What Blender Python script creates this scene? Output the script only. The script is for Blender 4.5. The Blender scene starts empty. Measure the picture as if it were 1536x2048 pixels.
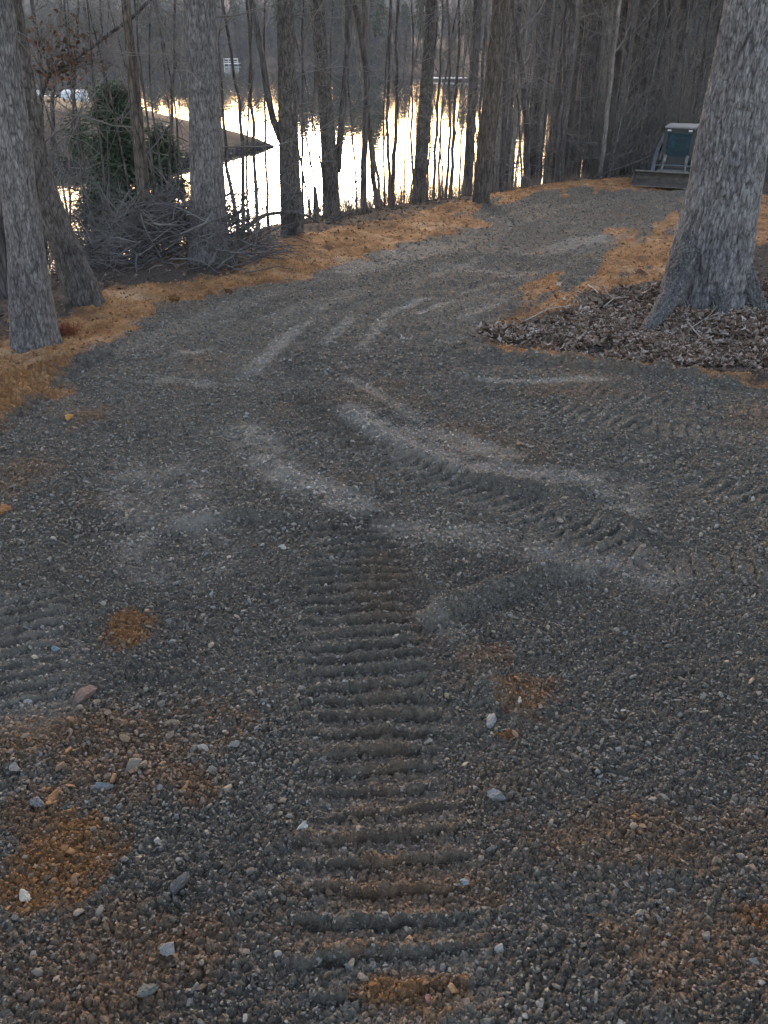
import bpy, math, random
import numpy as np
from mathutils import Vector
RNG = np.random.default_rng(7)
random.seed(11)
sc = bpy.context.scene
COL = sc.collection

# ------------------------------------------------------------------ camera
F, CX, CY = 1700.0, 768.0, 1024.0
PITCH = math.radians(29.3)
HC = 1.55
cam_d = bpy.data.cameras.new('camera'); cam = bpy.data.objects.new('camera', cam_d); COL.objects.link(cam)
cam.location = (0, 0, HC); cam.rotation_euler = (math.radians(90) - PITCH, 0, 0)
cam_d.sensor_fit = 'VERTICAL'; cam_d.sensor_height = 32.0; cam_d.lens = F / 2048 * 32.0
cam_d.clip_end = 6000; cam_d.clip_start = 0.05
sc.camera = cam
CP, SP = math.cos(PITCH), math.sin(PITCH)
def ray(px, py):
    u, v = (px - CX) / F, (py - CY) / F
    return np.array([u, CP - v * SP, -SP - v * CP])
def at_y(px, py, Y):                       # the point of that sight line at forward distance Y
    r = ray(px, py); k = Y / r[1]
    return np.array([r[0] * k, Y, HC + r[2] * k])

# ------------------------------------------------------------------ noise
def _h(ix, iy, seed):
    n = (ix.astype(np.int64) * 374761393 + iy.astype(np.int64) * 668265263 + seed * 1442695041) & 0xffffffff
    n = ((n ^ (n >> 13)) * 1274126177) & 0xffffffff
    n = n ^ (n >> 16)
    return (n & 0xffffff).astype(np.float64) / 0xffffff
def vnoise(x, y, seed=0):
    x = np.asarray(x, float); y = np.asarray(y, float)
    ix, iy = np.floor(x), np.floor(y); fx, fy = x - ix, y - iy
    fx = fx * fx * (3 - 2 * fx); fy = fy * fy * (3 - 2 * fy)
    a, b = _h(ix, iy, seed), _h(ix + 1, iy, seed); c, d = _h(ix, iy + 1, seed), _h(ix + 1, iy + 1, seed)
    return (a + (b - a) * fx) * (1 - fy) + (c + (d - c) * fx) * fy
def fbm(x, y, seed=0, o=4):
    s = 0; a = .5
    for i in range(o):
        s = s + a * (vnoise(x * 2 ** i + 17 * i, y * 2 ** i - 9 * i, seed + i) - .5); a *= .5
    return s * 2
def worley(x, y, seed=0, full=False):
    x = np.asarray(x, float); y = np.asarray(y, float)
    ix, iy = np.floor(x), np.floor(y)
    f1 = np.full(x.shape, 9.0); f2 = np.full(x.shape, 9.0); cid = np.zeros(x.shape)
    for dx in (-1, 0, 1):
        for dy in (-1, 0, 1):
            jx, jy = ix + dx, iy + dy
            hx, hy = _h(jx, jy, seed), _h(jx, jy, seed + 91)
            d = (jx + hx - x) ** 2 + (jy + hy - y) ** 2
            lt = d < f1
            f2 = np.where(lt, f1, np.minimum(f2, d))
            if full: cid = np.where(lt, _h(jx, jy, seed + 7), cid)
            f1 = np.where(lt, d, f1)
    return np.sqrt(f1), np.sqrt(f2), cid
def sstep(t):
    t = np.clip(t, 0, 1); return t * t * (3 - 2 * t)
def dseg(x, y, pts):                        # distance, arclength, signed side (+ = left of travel) of the nearest segment
    best = np.full(np.shape(x), 1e9); arc = np.zeros(np.shape(x)); side = np.zeros(np.shape(x)); L0 = 0
    for (ax, ay), (bx, by) in zip(pts[:-1], pts[1:]):
        ex, ey = bx - ax, by - ay; ll = math.hypot(ex, ey) + 1e-9
        t = np.clip(((x - ax) * ex + (y - ay) * ey) / ll ** 2, 0, 1)
        d = np.hypot(x - ax - t * ex, y - ay - t * ey)
        m = d < best
        cr = ex * (y - ay) - ey * (x - ax)
        best = np.where(m, d, best); arc = np.where(m, L0 + t * ll, arc); side = np.where(m, np.sign(cr), side)
        L0 += ll
    return best, arc, side
def inside(x, y, poly):                     # signed distance, positive inside
    d, _, _ = dseg(x, y, list(poly) + [poly[0]])
    c = np.zeros(np.shape(x), bool)
    n = len(poly)
    for i in range(n):
        x1, y1 = poly[i]; x2, y2 = poly[(i + 1) % n]
        if y1 == y2: continue
        m = ((y1 > y) != (y2 > y)) & (x < (x2 - x1) * (y - y1) / (y2 - y1) + x1)
        c ^= m
    return np.where(c, d, -d)

# ------------------------------------------------------------------ terrain
LAKE = -4.2
GY = [-80, -20, 0, 2, 4, 6, 9, 12, 16, 20, 24, 30, 60]
GZ = [5.0, 2.4, 0, -.33, -.62, -.83, -1.06, -1.25, -1.46, -1.76, -2.1, -2.5, -3.1]
EDGE = [(-60, -22), (-20, 2), (-9, 7.2), (-4.3, 9.9), (-3.7, 11.3), (-2.7, 12.9), (-1.5, 15.4), (.4, 19.4), (2.8, 22.9), (5.0, 26.0), (8, 29.5), (14, 33), (30, 38), (90, 50)]
PEN = [(-6.3, 54.7), (-9.6, 45.8), (-16, 43.5), (-30, 41), (-90, 36), (-300, 60), (-300, 120), (-80, 92), (-40, 86), (-24, 79), (-13, 66)]
FAR = [(-500, 230), (-160, 222), (-108, 216), (-35.6, 215), (-16.7, 190), (-6.0, 170), (4.1, 150), (12.6, 132), (23.9, 105), (31, 80), (33, 62), (36, 52), (46, 44), (120, 60), (600, 0), (3500, 0), (3500, 3500), (-3500, 3500), (-3500, 200)]
MND = [3.0, 9.2]                            # leafy mound round the big tree on the right
def H(x, y):
    x = np.asarray(x, float); y = np.asarray(y, float)
    g = np.interp(y, GY, GZ)
    d, _, side = dseg(x, y, EDGE); s = np.where(side > 0, d, -d)
    base = np.where(s > -1.2, np.interp(y, GY, GZ), g)
    fall = sstep((s + .6) / 15.0)
    h = base + (LAKE - 1.6 - base) * fall
    h = h + .16 * np.exp(-(((x - MND[0] - .9) / 2.1) ** 2 + ((y - MND[1]) / 1.3) ** 2))
    # gentle hump of the graded spoil along the bank
    h = h + .07 * np.exp(-((s + .9) / .8) ** 2) * (s > -4)
    far = (y > 30) | (x < -20)
    if np.any(far):
        sp = inside(x, y, PEN); sf = inside(x, y, FAR)
        hp = LAKE + 2.6 * (1 - np.exp(-np.maximum(sp, 0) / 6)) + .15 * fbm(x * .3, y * .3, 5)
        h = np.where(sp > 0, np.maximum(h, hp), h)
        hf = LAKE + .1 + 4.5 * (1 - np.exp(-np.maximum(sf, 0) / 30)) + 21 * sstep((y - 330) / 280) * (1 + .25 * fbm(x * .004, y * .004, 8, 3))
        h = np.where(sf > 0, np.maximum(h, hf), h)
    return h
def P(px, py):                               # where a sight line meets the terrain
    r = ray(px, py); t = np.arange(.5, 60, .02)
    X, Y, Z = r[0] * t, r[1] * t, HC + r[2] * t
    d_, _, sd_ = dseg(X, Y, EDGE); k = np.argmax((Z < H(X, Y)) | ((sd_ > 0) & (d_ > .9))); return (X[k], Y[k])
def PP(l): return [P(a, b) for a, b in l]

GRAVEL = PP([(0, 880), (75, 815), (130, 745), (150, 705), (240, 665), (330, 630), (420, 605), (520, 585), (640, 553), (700, 540), (740, 512), (830, 480), (930, 452), (1010, 420), (1080, 400), (1160, 384), (1290, 380),
             (1420, 380), (1372, 425), (1300, 455), (1190, 485), (1080, 510), (1175, 530), (1150, 548), (1050, 565), (1040, 600), (985, 660), (985, 712), (1120, 735), (1250, 742), (1350, 752), (1430, 768), (1560, 778)]) + [(12, 5.2), (30, 3), (30, -60), (-30, -60), (-30, 0), (-6, 3.2)] + PP([(-90, 950)])
CLAY = PP([(-60, 715), (30, 690), (110, 655), (180, 642), (225, 612), (200, 592), (260, 578), (400, 578), (490, 566), (505, 520), (540, 488), (620, 466), (700, 456), (800, 436), (860, 418), (950, 400), (1010, 378), (1090, 361), (1200, 358), (1290, 366),
           (1450, 372), (1560, 395), (1560, 470), (1400, 520), (1330, 545), (1200, 590), (1050, 640), (980, 690), (700, 760), (0, 960), (-120, 960)])
CLAYR = PP([(985, 690), (1100, 700), (1250, 726), (1350, 748), (1560, 776), (1560, 800), (1350, 775), (1200, 752), (1000, 724)])
SCUFF_AND_LIGHT = [([(500, 750), (550, 700), (610, 645)], .07, 1.), ([(650, 690), (705, 640)], .06, .6), ([(742, 675), (775, 630), (850, 600)], .06, .7), ([(838, 632), (870, 615), (925, 600)], .05, .8),
         ([(965, 762), (1080, 768), (1200, 768)], .06, 1.), ([(490, 870), (540, 930), (620, 985), (710, 1020)], .13, .75), ([(700, 830), (790, 890), (940, 945), (1100, 962), (1250, 972)], .12, .8),
         ([(830, 870), (1000, 920)], .12, .55), ([(820, 1070), (960, 1080)], .14, .5), ([(1100, 1120), (1300, 1155)], .16, .5), ([(700, 545), (860, 490)], .3, .5), ([(1075, 505), (1200, 478)], .3, .55),
         ([(300, 765), (420, 775)], .08, .4), ([(360, 715), (410, 705)], .08, .4), ([(560, 640), (700, 590)], .2, .25), ([(1220, 970), (1260, 1020)], .12, .6), ([(900, 540), (1000, 545)], .25, .35), ([(920, 640), (1010, 600)], .1, .4), ([(300, 940), (370, 1130)], .25, .35), ([(20, 1250), (40, 1390)], .2, .35), ([(860, 1250), (900, 1275)], .05, .25), ([(720, 700), (745, 680)], .04, .6), ([(560, 700), (600, 668)], .03, .6), ([(925, 590), (990, 572)], .06, .6), ([(860, 560), (960, 520)], .08, .45), ([(400, 660), (470, 640)], .06, .4), ([(1010, 560), (1080, 548)], .08, .5), ([(690, 760), (760, 800), (860, 860)], .05, .45), ([(750, 900), (900, 990), (1050, 1040)], .05, .35), ([(1180, 560), (1300, 520)], .08, .5)]  # wide left strips and the track-side patch paint in a bluish cast of light
SCUFF_AND_LIGHT = [(PP(p), w, a) for p, w, a in SCUFF_AND_LIGHT]
BERM = [([(700, 838), (790, 900), (940, 962), (1100, 990), (1180, 1000)], .07, .035), ([(870, 1245), (940, 1210), (1080, 1160), (1160, 1150)], .055, .05), ([(830, 1090), (865, 1180), (915, 1290), (990, 1400)], .06, .03),
        ([(490, 880), (600, 985), (700, 1045)], .06, .02), ([(370, 1062), (470, 1030), (560, 1045)], .07, .03), ([(980, 715), (1250, 742), (1536, 775)], .12, .05), ([(880, 690), (930, 760)], .06, .02), ([(1120, 1010), (1260, 1060)], .1, .03)]
BERM = [(PP(p), w, a) for p, w, a in BERM]
TREAD = [([(800, 2040), (772, 1850), (755, 1650), (740, 1400), (712, 1270), (712, 1110), (690, 1060)], .24, .021, .088), ([(1250, 1100), (1000, 1012), (820, 940), (680, 868), (605, 800), (590, 740), (640, 660), (730, 600), (860, 560)], .2, .02, .09),
         ([(1560, 880), (1300, 862), (1100, 825), (960, 775), (890, 710), (880, 650), (940, 600), (1060, 560), (1250, 470)], .19, .02, .09), ([(-120, 900), (70, 765), (190, 705)], .34, .055, .14), ([(60, 1430), (40, 1210)], .2, .018, .085), ([(1560, 830), (1350, 815), (1180, 790)], .15, .016, .085), ([(1100, 1080), (1330, 1130), (1560, 1150)], .18, .014, .085), ([(480, 770), (560, 700), (640, 620)], .15, .012, .09),
         ([(1560, 1010), (1380, 960), (1300, 930)], .2, .018, .09), ([(830, 520), (1000, 440), (1100, 408)], .2, .012, .1), ([(640, 560), (400, 640), (200, 720)], .2, .008, .1), ([(700, 560), (900, 500), (1150, 410)], .2, .01, .1)]
TREAD = [(PP(p), w, a, q) for p, w, a, q in TREAD]
RUST = [(255, 1268, .085, .11, 1.), (140, 1700, .10, .15, .95), (1070, 1400, .10, .10, .6), (1020, 1492, .035, .03, 1.), (250, 1500, .3, .2, .4), (60, 1640, .1, .1, .55), (800, 1780, .22, .06, .5), (810, 2020, .12, .07, .9),
        (1280, 1690, .28, .12, .35), (1520, 1862, .05, .04, .8), (80, 1480, .2, .12, .5), (175, 845, .1, .25, .4), (960, 1330, .1, .08, .4), (220, 1940, .2, .12, .4), (1430, 1900, .2, .12, .35), (420, 1560, .12, .09, .45), (740, 1860, .2, .06, .45), (40, 960, .15, .3, .35), (1150, 790, .5, .15, .25), (1530, 840, .3, .3, .3)]
RUST = [(P(a, b), c, d, e) for a, b, c, d, e in RUST]
LIT = [(1300, 665, 1.35, .7, 1.2), (1120, 670, .85, .4, 1.), (1450, 600, 1.2, .9, 1.), (1500, 715, 1.0, .4, 1.), (1380, 720, .8, .28, .9)]
LIT = [(P(a, b), c, d, e) for a, b, c, d, e in LIT]
def blob(x, y, c, rx, ry): return np.exp(-(((x - c[0]) / rx) ** 2 + ((y - c[1]) / ry) ** 2) * .9)
def surface(x, y):
    """colour masks and fine relief of the ground (world coordinates)"""
    x = np.asarray(x, float); y = np.asarray(y, float)
    wob = fbm(x * 1.3, y * 1.3, 21, 5); wob2 = fbm(x * 7, y * 7, 31, 3)
    near = y < 45
    gi = inside(x, y, GRAVEL)
    al, ac = x * .33 + y * .94, x * .94 - y * .33; stk = fbm(ac * 3.2, al * .45, 41, 4) * sstep((x - .8) / 1.2) * sstep((y - 7.5) / 2)
    grav = np.clip(.5 + (gi + 1.7 * stk + .3 * sstep((x - .8) / 1.2) * sstep((y - 7.5) / 2) * (x < 6) + .3 * wob * np.clip(y / 8, .4, 1.4) + .12 * wob2 + .1 * fbm(x * 22, y * 22, 35, 2)) / (.3 + .5 * ((x > 1.2) & (y > 8))), 0, 1)
    ci = inside(x, y, CLAY)
    clay = np.clip(.5 + (ci + .12 + .4 * wob + .18 * wob2 + .12 * fbm(x * 20, y * 20, 36, 2)) / .45, 0, 1)
    cr = inside(x, y, CLAYR); clay = np.maximum(clay, np.clip(.45 + (cr + .1 * wob2 + .1 * wob) / .12, 0, 1) * .8)
    lit = np.zeros(x.shape)
    for c, rx, ry, a in LIT: lit = np.maximum(lit, a * blob(x, y, c, rx, ry))
    lit = np.clip((lit - .3 + .35 * wob + .15 * wob2) * 2.2, 0, 1)
    clay = clay * (1 - lit); grav = grav * (1 - lit)
    sc_ = np.zeros(x.shape)
    for p, w, a in SCUFF_AND_LIGHT:
        d, _, _ = dseg(x, y, p); sc_ = np.maximum(sc_, a * np.clip(1.25 * np.exp(-(d / w) ** 4 * .7), 0, 1))
    sc_ = np.clip(sc_ * (1.0 + 1.3 * wob2 + .6 * wob + .9 * fbm(x * 24, y * 24, 37, 2)), 0, 1)
    rust = np.zeros(x.shape)
    for c, rx, ry, a in RUST: rust = np.maximum(rust, a * np.clip(blob(x + .09 * fbm(x * 5, y * 5, 38, 3), y + .12 * fbm(x * 5, y * 5, 39, 3), c, rx * 1.1, ry * 1.1) * 1.7 - .3 + 1.0 * wob2 + .8 * fbm(x * 30, y * 30, 40, 2), 0, 1) * (blob(x, y, c, rx, ry) > .12))
    rust = np.maximum(rust, .25 * np.clip(wob * 2.2 - .5 + wob2 * .8, 0, 1))
    h = np.zeros(x.shape); comp = np.zeros(x.shape)
    for p, w, a in BERM:
        d, _, s = dseg(x, y, p); h = h + 1.15 * a * np.exp(-(d / w) ** 2) * (1 + .6 * wob2) - a * .35 * np.exp(-((d - w * 1.7) / w) ** 2) * (s < 0)
    for p, w, a, q in TREAD:
        d, arc, _ = dseg(x, y, p)
        m = sstep((w - d + .09 * wob2 + .04 * fbm(x * 18, y * 18, 80, 2)) / .09) * np.clip(1.05 + .9 * wob, .55, 1.1)
        ph = (arc + (.018 * fbm(x * 7, y * 7, 77, 2) + .022 * fbm(x * 2.5, y * 2.5, 79, 2)) + .02 * fbm(x * 24, y * 24, 78, 2)) / q; fr = ph - np.floor(ph)
        saw = np.clip(np.where(fr < .68, (fr - .58) / .1, (1 - fr) / .32), 0, 1) - .55 * np.exp(-((fr - .52) / .07) ** 2)
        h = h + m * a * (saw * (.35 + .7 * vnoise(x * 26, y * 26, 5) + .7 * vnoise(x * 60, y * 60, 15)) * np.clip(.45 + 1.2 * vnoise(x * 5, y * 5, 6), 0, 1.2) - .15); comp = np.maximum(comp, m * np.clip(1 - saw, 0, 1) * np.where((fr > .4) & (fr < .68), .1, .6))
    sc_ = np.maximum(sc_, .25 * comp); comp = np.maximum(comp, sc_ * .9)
    return grav, clay, lit, sc_, rust, h, comp, wob, wob2
def relief(x, y, S, coarse=False):
    grav, clay, lit, sc_, rust, h, comp, wob, wob2 = S
    loose = np.clip(1 - .75 * comp, .15, 1)
    r = .05 * wob * np.clip(y / 6, .3, 1.6) * .8
    f1, f2, _ = worley(x * 30, y * 30, 3); c1 = np.clip(f2 - f1, 0, .5) * 2
    a1, a2, cid = worley(x * 62 + f1 * .5, y * 62, 13, True); c2 = np.clip(a2 - a1, 0, .5) * 2
    b1, b2, _ = worley(x * 130, y * 130, 23); c3 = np.clip(b2 - b1, 0, .5) * 2
    crumb = .015 * c1 ** .7 * (_h(np.floor(x * 8), np.floor(y * 8), 1) * 0 + vnoise(x * 14, y * 14, 44)) + .011 * c2 ** .6 * (.3 + cid) + .005 * c3
    m1, m2, mc = worley(x * 13 + wob2, y * 13 + wob, 57, True); crumb = crumb * 1.1 + .012 * wob2 + .022 * np.clip(m2 - m1, 0, .5) * mc * np.clip(y / 3, .35, 1.6) * (1 - .5 * comp)
    k1, k2, kc = worley(x * 8 + wob2, y * 8, 53, True); clods = (.035 * np.clip(fbm(x * 3, y * 3, 61, 5) * 1.6, -.5, 1) + .025 * np.clip(k2 - k1, 0, .5) * kc * (kc > .5)) * clay * (1 - grav) + .02 * clay * (1 - grav) * wob2
    soil = .05 * fbm(x * 3, y * 3, 71, 4) * (1 - grav) * (1 - clay)
    fade = np.clip((70 - np.hypot(x, y)) / 40, 0, 1)
    return (r + h + crumb * (.6 + .5 * loose) * np.where(grav > .5, 1, .8) + clods + soil + lit * .02) * fade, c2, cid

# ------------------------------------------------------------------ mesh helpers
def mesh_obj(name, v, f, mat, parent=None, smooth=False, attrs=None, loops=None):
    me = bpy.data.meshes.new(name)
    v = np.asarray(v, np.float32)
    if isinstance(f, np.ndarray):
        k = f.shape[1]; n = len(f)
        me.vertices.add(len(v)); me.vertices.foreach_set('co', v.ravel())
        me.loops.add(n * k); me.loops.foreach_set('vertex_index', f.astype(np.int32).ravel())
        me.polygons.add(n); me.polygons.foreach_set('loop_start', np.arange(0, n * k, k, dtype=np.int32))
        me.update(calc_edges=True)
    else:
        me.from_pydata([tuple(map(float, q)) for q in v], [], f)
        me.update()
    me.polygons.foreach_set('use_smooth', np.full(len(me.polygons), bool(smooth)))
    for an, data in (attrs or {}).items():
        a = me.color_attributes.new(an, 'BYTE_COLOR' if an == 'tint' else 'FLOAT_COLOR', 'POINT')
        data = np.asarray(data, np.float32)
        if data.shape[1] == 3: data = np.hstack([data, np.ones((len(data), 1), np.float32)])
        a.data.foreach_set('color', data.ravel())
    me.validate(clean_customdata=False) if False else None
    if mat: me.materials.append(mat)
    o = bpy.data.objects.new(name, me); COL.objects.link(o)
    if parent: o.parent = parent
    return o
def tag(o, label=None, cat=None, group=None, kind=None):
    if label: o['label'] = label
    if cat: o['category'] = cat
    if group: o['group'] = group
    if kind: o['kind'] = kind
    return o
def empty(name, loc, label, cat, group=None, rz=0):
    o = bpy.data.objects.new(name, None); COL.objects.link(o); o.location = tuple(map(float, loc)); o.rotation_euler = (0, 0, rz)
    o.empty_display_size = .3
    return tag(o, label, cat, group)
class MB:
    def __init__(s): s.v = []; s.f = []; s.c = []; s.n = 0
    def add(s, v, f, c=None):
        v = np.asarray(v, float); s.v.append(v); s.f.extend([tuple(int(i) + s.n for i in q) for q in f]); s.n += len(v)
        s.c.append(np.tile(c if c is not None else (1, 1, 1), (len(v), 1)) if c is None or np.ndim(c) == 1 else c)
    def tube(s, pts, rad, n=5, cap=True, col=None):
        pts = np.asarray(pts, float); m = len(pts)
        t = np.gradient(pts, axis=0); t /= np.linalg.norm(t, axis=1)[:, None] + 1e-9
        ref = np.array([0, 0, 1.]) if abs(t[0, 2]) < .8 else np.array([1., 0, 0])
        u = np.cross(t, ref); u /= np.linalg.norm(u, axis=1)[:, None] + 1e-9; w = np.cross(t, u)
        a = np.arange(n) * 2 * math.pi / n
        rad = np.broadcast_to(rad, (m,))
        ring = pts[:, None] + (u[:, None] * np.cos(a)[None, :, None] + w[:, None] * np.sin(a)[None, :, None]) * rad[:, None, None]
        f = []
        for i in range(m - 1):
            for j in range(n):
                k = (j + 1) % n; f.append((i * n + j, i * n + k, (i + 1) * n + k, (i + 1) * n + j))
        if cap: f.append(tuple(range(n))[::-1]); f.append(tuple((m - 1) * n + j for j in range(n)))
        s.add(ring.reshape(-1, 3), f, col)
    def box(s, x0, x1, y0, y1, z0, z1, b=0.0):
        if b <= 0:
            v = [(x, y, z) for z in (z0, z1) for y in (y0, y1) for x in (x0, x1)]
            s.add(v, [(0, 2, 3, 1), (4, 5, 7, 6), (0, 1, 5, 4), (2, 6, 7, 3), (0, 4, 6, 2), (1, 3, 7, 5)])
        else:
            v = []
            for (z, q) in ((z0, b), (z0 + b, 0), (z1 - b, 0), (z1, b)):
                v += [(x0 + b, y0 + q, z), (x1 - b, y0 + q, z), (x1 - q, y0 + b, z), (x1 - q, y1 - b, z), (x1 - b, y1 - q, z), (x0 + b, y1 - q, z), (x0 + q, y1 - b, z), (x0 + q, y0 + b, z)]
            f = [tuple(range(8))[::-1], tuple(range(24, 32))]
            for r in range(3):
                for j in range(8): f.append((r * 8 + j, r * 8 + (j + 1) % 8, (r + 1) * 8 + (j + 1) % 8, (r + 1) * 8 + j))
            s.add(v, f)
    def prism(s, prof, x0, x1, axis='x'):    # closed outline in (y,z) swept along x
        n = len(prof)
        v = [(x0, y, z) for y, z in prof] + [(x1, y, z) for y, z in prof]
        f = [tuple(range(n)), tuple(range(n, 2 * n))[::-1]] + [(i, i + n, (i + 1) % n + n, (i + 1) % n) for i in range(n)]
        s.add(v, f)
    def build(s, name, mat, parent=None, smooth=False, tint=False):
        v = np.vstack(s.v)
        return mesh_obj(name, v, s.f, mat, parent, smooth, {'tint': np.vstack(s.c)} if tint else None)

# ------------------------------------------------------------------ materials
def newmat(name):
    m = bpy.data.materials.new(name); m.use_nodes = True; nt = m.node_tree
    return m, nt, nt.nodes['Principled BSDF']
def N(nt, t, **k):
    n = nt.nodes.new(t)
    for a, b in k.items():
        if hasattr(n, a): setattr(n, a, b)
        else: n.inputs[a].default_value = b
    return n
def L(nt, a, b): nt.links.new(a, b)
def noise(nt, scale, detail=4, rough=.6, vec=None):
    n = nt.nodes.new('ShaderNodeTexNoise'); n.inputs['Scale'].default_value = scale; n.inputs['Detail'].default_value = detail; n.inputs['Roughness'].default_value = rough
    if vec is not None: L(nt, vec, n.inputs['Vector'])
    return n
def ramp(nt, fac, stops):
    n = nt.nodes.new('ShaderNodeValToRGB'); e = n.color_ramp.elements
    while len(e) < len(stops): e.new(.5)
    for q, (p, c) in zip(e, stops): q.position = p; q.color = (*c, 1) if len(c) == 3 else c
    L(nt, fac, n.inputs[0]); return n
def mix(nt, fac, a, b, mode='MIX'):
    n = nt.nodes.new('ShaderNodeMix'); n.data_type = 'RGBA'; n.blend_type = mode
    for s, v in ((0, fac), (6, a), (7, b)):
        if hasattr(v, 'is_linked') or isinstance(v, bpy.types.NodeSocket): L(nt, v, n.inputs[s])
        else: n.inputs[s].default_value = v if s == 0 else ((*v, 1) if len(v) == 3 else v)
    return n.outputs[2]
def bump(nt, hgt, dist, bsdf, strength=1.0):
    b = nt.nodes.new('ShaderNodeBump'); b.inputs['Distance'].default_value = dist; b.inputs['Strength'].default_value = strength
    L(nt, hgt, b.inputs['Height']); L(nt, b.outputs[0], bsdf.inputs['Normal']); return b
def simple(name, col, rough=.8, metal=0, var=.25, scale=6, bmp=.002, spec=.3, col2=None):
    m, nt, b = newmat(name); tc = N(nt, 'ShaderNodeTexCoord')
    n = noise(nt, scale, 6, .65, tc.outputs['Object'])
    lo = tuple(c * (1 - var) for c in col); hi = col2 or tuple(c * (1 + var) for c in col)
    r = ramp(nt, n.outputs[0], [(.32, lo), (.68, hi)]); L(nt, r.outputs[0], b.inputs['Base Color'])
    b.inputs['Roughness'].default_value = rough; b.inputs['Metallic'].default_value = metal; b.inputs['Specular IOR Level'].default_value = spec
    if bmp: bump(nt, noise(nt, scale * 6, 4, .6, tc.outputs['Object']).outputs[0], bmp, b)
    return m
# ground
def ground_mat():
    m, nt, b = newmat('ground_soil'); tc = N(nt, 'ShaderNodeTexCoord'); ob = tc.outputs['Object']
    A = N(nt, 'ShaderNodeVertexColor'); A.layer_name = 'mask'; B = N(nt, 'ShaderNodeVertexColor'); B.layer_name = 'mask2'
    sa = N(nt, 'ShaderNodeSeparateColor'); L(nt, A.outputs[0], sa.inputs[0]); sb = N(nt, 'ShaderNodeSeparateColor'); L(nt, B.outputs[0], sb.inputs[0])
    n1 = noise(nt, 40, 6, .7, ob).outputs[0]; n2 = noise(nt, 3, 5, .6, ob).outputs[0]; n3 = noise(nt, 160, 3, .7, ob).outputs[0]; n4 = noise(nt, .8, 4, .6, ob).outputs[0]
    vor = nt.nodes.new('ShaderNodeTexVoronoi'); vor.inputs['Scale'].default_value = 55; L(nt, ob, vor.inputs['Vector'])
    vg = ramp(nt, vor.outputs['Color'], [(0, (.04, .036, .03)), (.5, (.1, .091, .076)), (.85, (.17, .158, .137)), (1, (.26, .245, .215))]).outputs[0]
    fines = ramp(nt, n1, [(.3, (.035, .031, .026)), (.5, (.1, .091, .078)), (.7, (.19, .175, .15))]).outputs[0]
    gcol = mix(nt, .5, fines, vg); gcol = mix(nt, .25, gcol, (.11, .1, .085)); 
    gcol = mix(nt, A.outputs['Alpha'], gcol, mix(nt, 1, mix(nt, .2, gcol, (.1, .092, .08)), (1.5, 1.46, 1.4), 'MULTIPLY')); bigv = ramp(nt, n4, [(.3, (.8, .8, .82)), (.7, (1.15, 1.13, 1.1))]).outputs[0]; gcol = mix(nt, 1, gcol, bigv, 'MULTIPLY')  # compacted fines are paler; lift also offsets grazing light darkening the tread
    clay = ramp(nt, n1, [(.25, (.11, .06, .034)), (.42, (.25, .135, .065)), (.55, (.37, .21, .1)), (.66, (.47, .29, .155)), (.8, (.56, .42, .28))]).outputs[0]
    n6 = noise(nt, 4, 8, .75, ob).outputs[0]; clay = mix(nt, ramp(nt, n6, [(.4, (0, 0, 0)), (.6, (.85, .85, .85))]).outputs[0], clay, (.19, .1, .048))
    n7 = noise(nt, 1.1, 5, .7, ob).outputs[0]; clay = mix(nt, ramp(nt, n7, [(.54, (0, 0, 0)), (.68, (.5, .5, .5))]).outputs[0], clay, (.5, .37, .25))
    clay = mix(nt, ramp(nt, n7, [(.32, (.75, .75, .75)), (.46, (0, 0, 0))]).outputs[0], clay, (.1, .062, .038))
    clay2 = ramp(nt, n2, [(.3, (.8, .68, .6)), (.5, (1, .98, .95)), (.72, (1.05, 1.12, 1.25))]).outputs[0]; clay = mix(nt, 1, clay, clay2, 'MULTIPLY')
    soil = ramp(nt, n1, [(.25, (.022, .018, .015)), (.5, (.06, .05, .043)), (.75, (.12, .1, .09))]).outputs[0]
    leafy = ramp(nt, n1, [(.2, (.03, .025, .022)), (.5, (.08, .065, .055)), (.7, (.15, .12, .11))]).outputs[0]
    dry = ramp(nt, n1, [(.25, (.11, .104, .094)), (.5, (.195, .185, .168)), (.75, (.28, .268, .245))]).outputs[0]  # dry dust for scuffs; also colours the painted bluish light patches
    rust = ramp(nt, n1, [(.2, (.06, .036, .022)), (.5, (.17, .09, .04)), (.8, (.32, .18, .08))]).outputs[0]
    farm = ramp(nt, n4, [(.3, (.02, .019, .02)), (.7, (.042, .038, .038))]).outputs[0]
    c = mix(nt, sb.outputs[2], soil, farm)
    def sharp(sock, lo=.3, hi=.7):
        a = N(nt, 'ShaderNodeMath', operation='ADD'); L(nt, sock, a.inputs[0]); q = N(nt, 'ShaderNodeMath', operation='MULTIPLY_ADD'); L(nt, n3, q.inputs[0]); q.inputs[1].default_value = 1.5; q.inputs[2].default_value = -.75; L(nt, q.outputs[0], a.inputs[1])
        r = N(nt, 'ShaderNodeMapRange'); r.inputs[1].default_value = lo; r.inputs[2].default_value = hi; L(nt, a.outputs[0], r.inputs[0]); return r.outputs[0]
    c = mix(nt, sharp(sa.outputs[1]), c, clay); c = mix(nt, sharp(sa.outputs[2]), c, leafy); c = mix(nt, sharp(sa.outputs[0]), c, gcol)
    rf = N(nt, 'ShaderNodeMath', operation='MULTIPLY'); L(nt, sb.outputs[1], rf.inputs[0]); L(nt, sharp(sb.outputs[1], .1, .8), rf.inputs[1])
    c = mix(nt, sb.outputs[1], c, rust); c = mix(nt, sb.outputs[0], c, dry)
    L(nt, c, b.inputs['Base Color']); b.inputs['Roughness'].default_value = .95; b.inputs['Specular IOR Level'].default_value = .12
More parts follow.
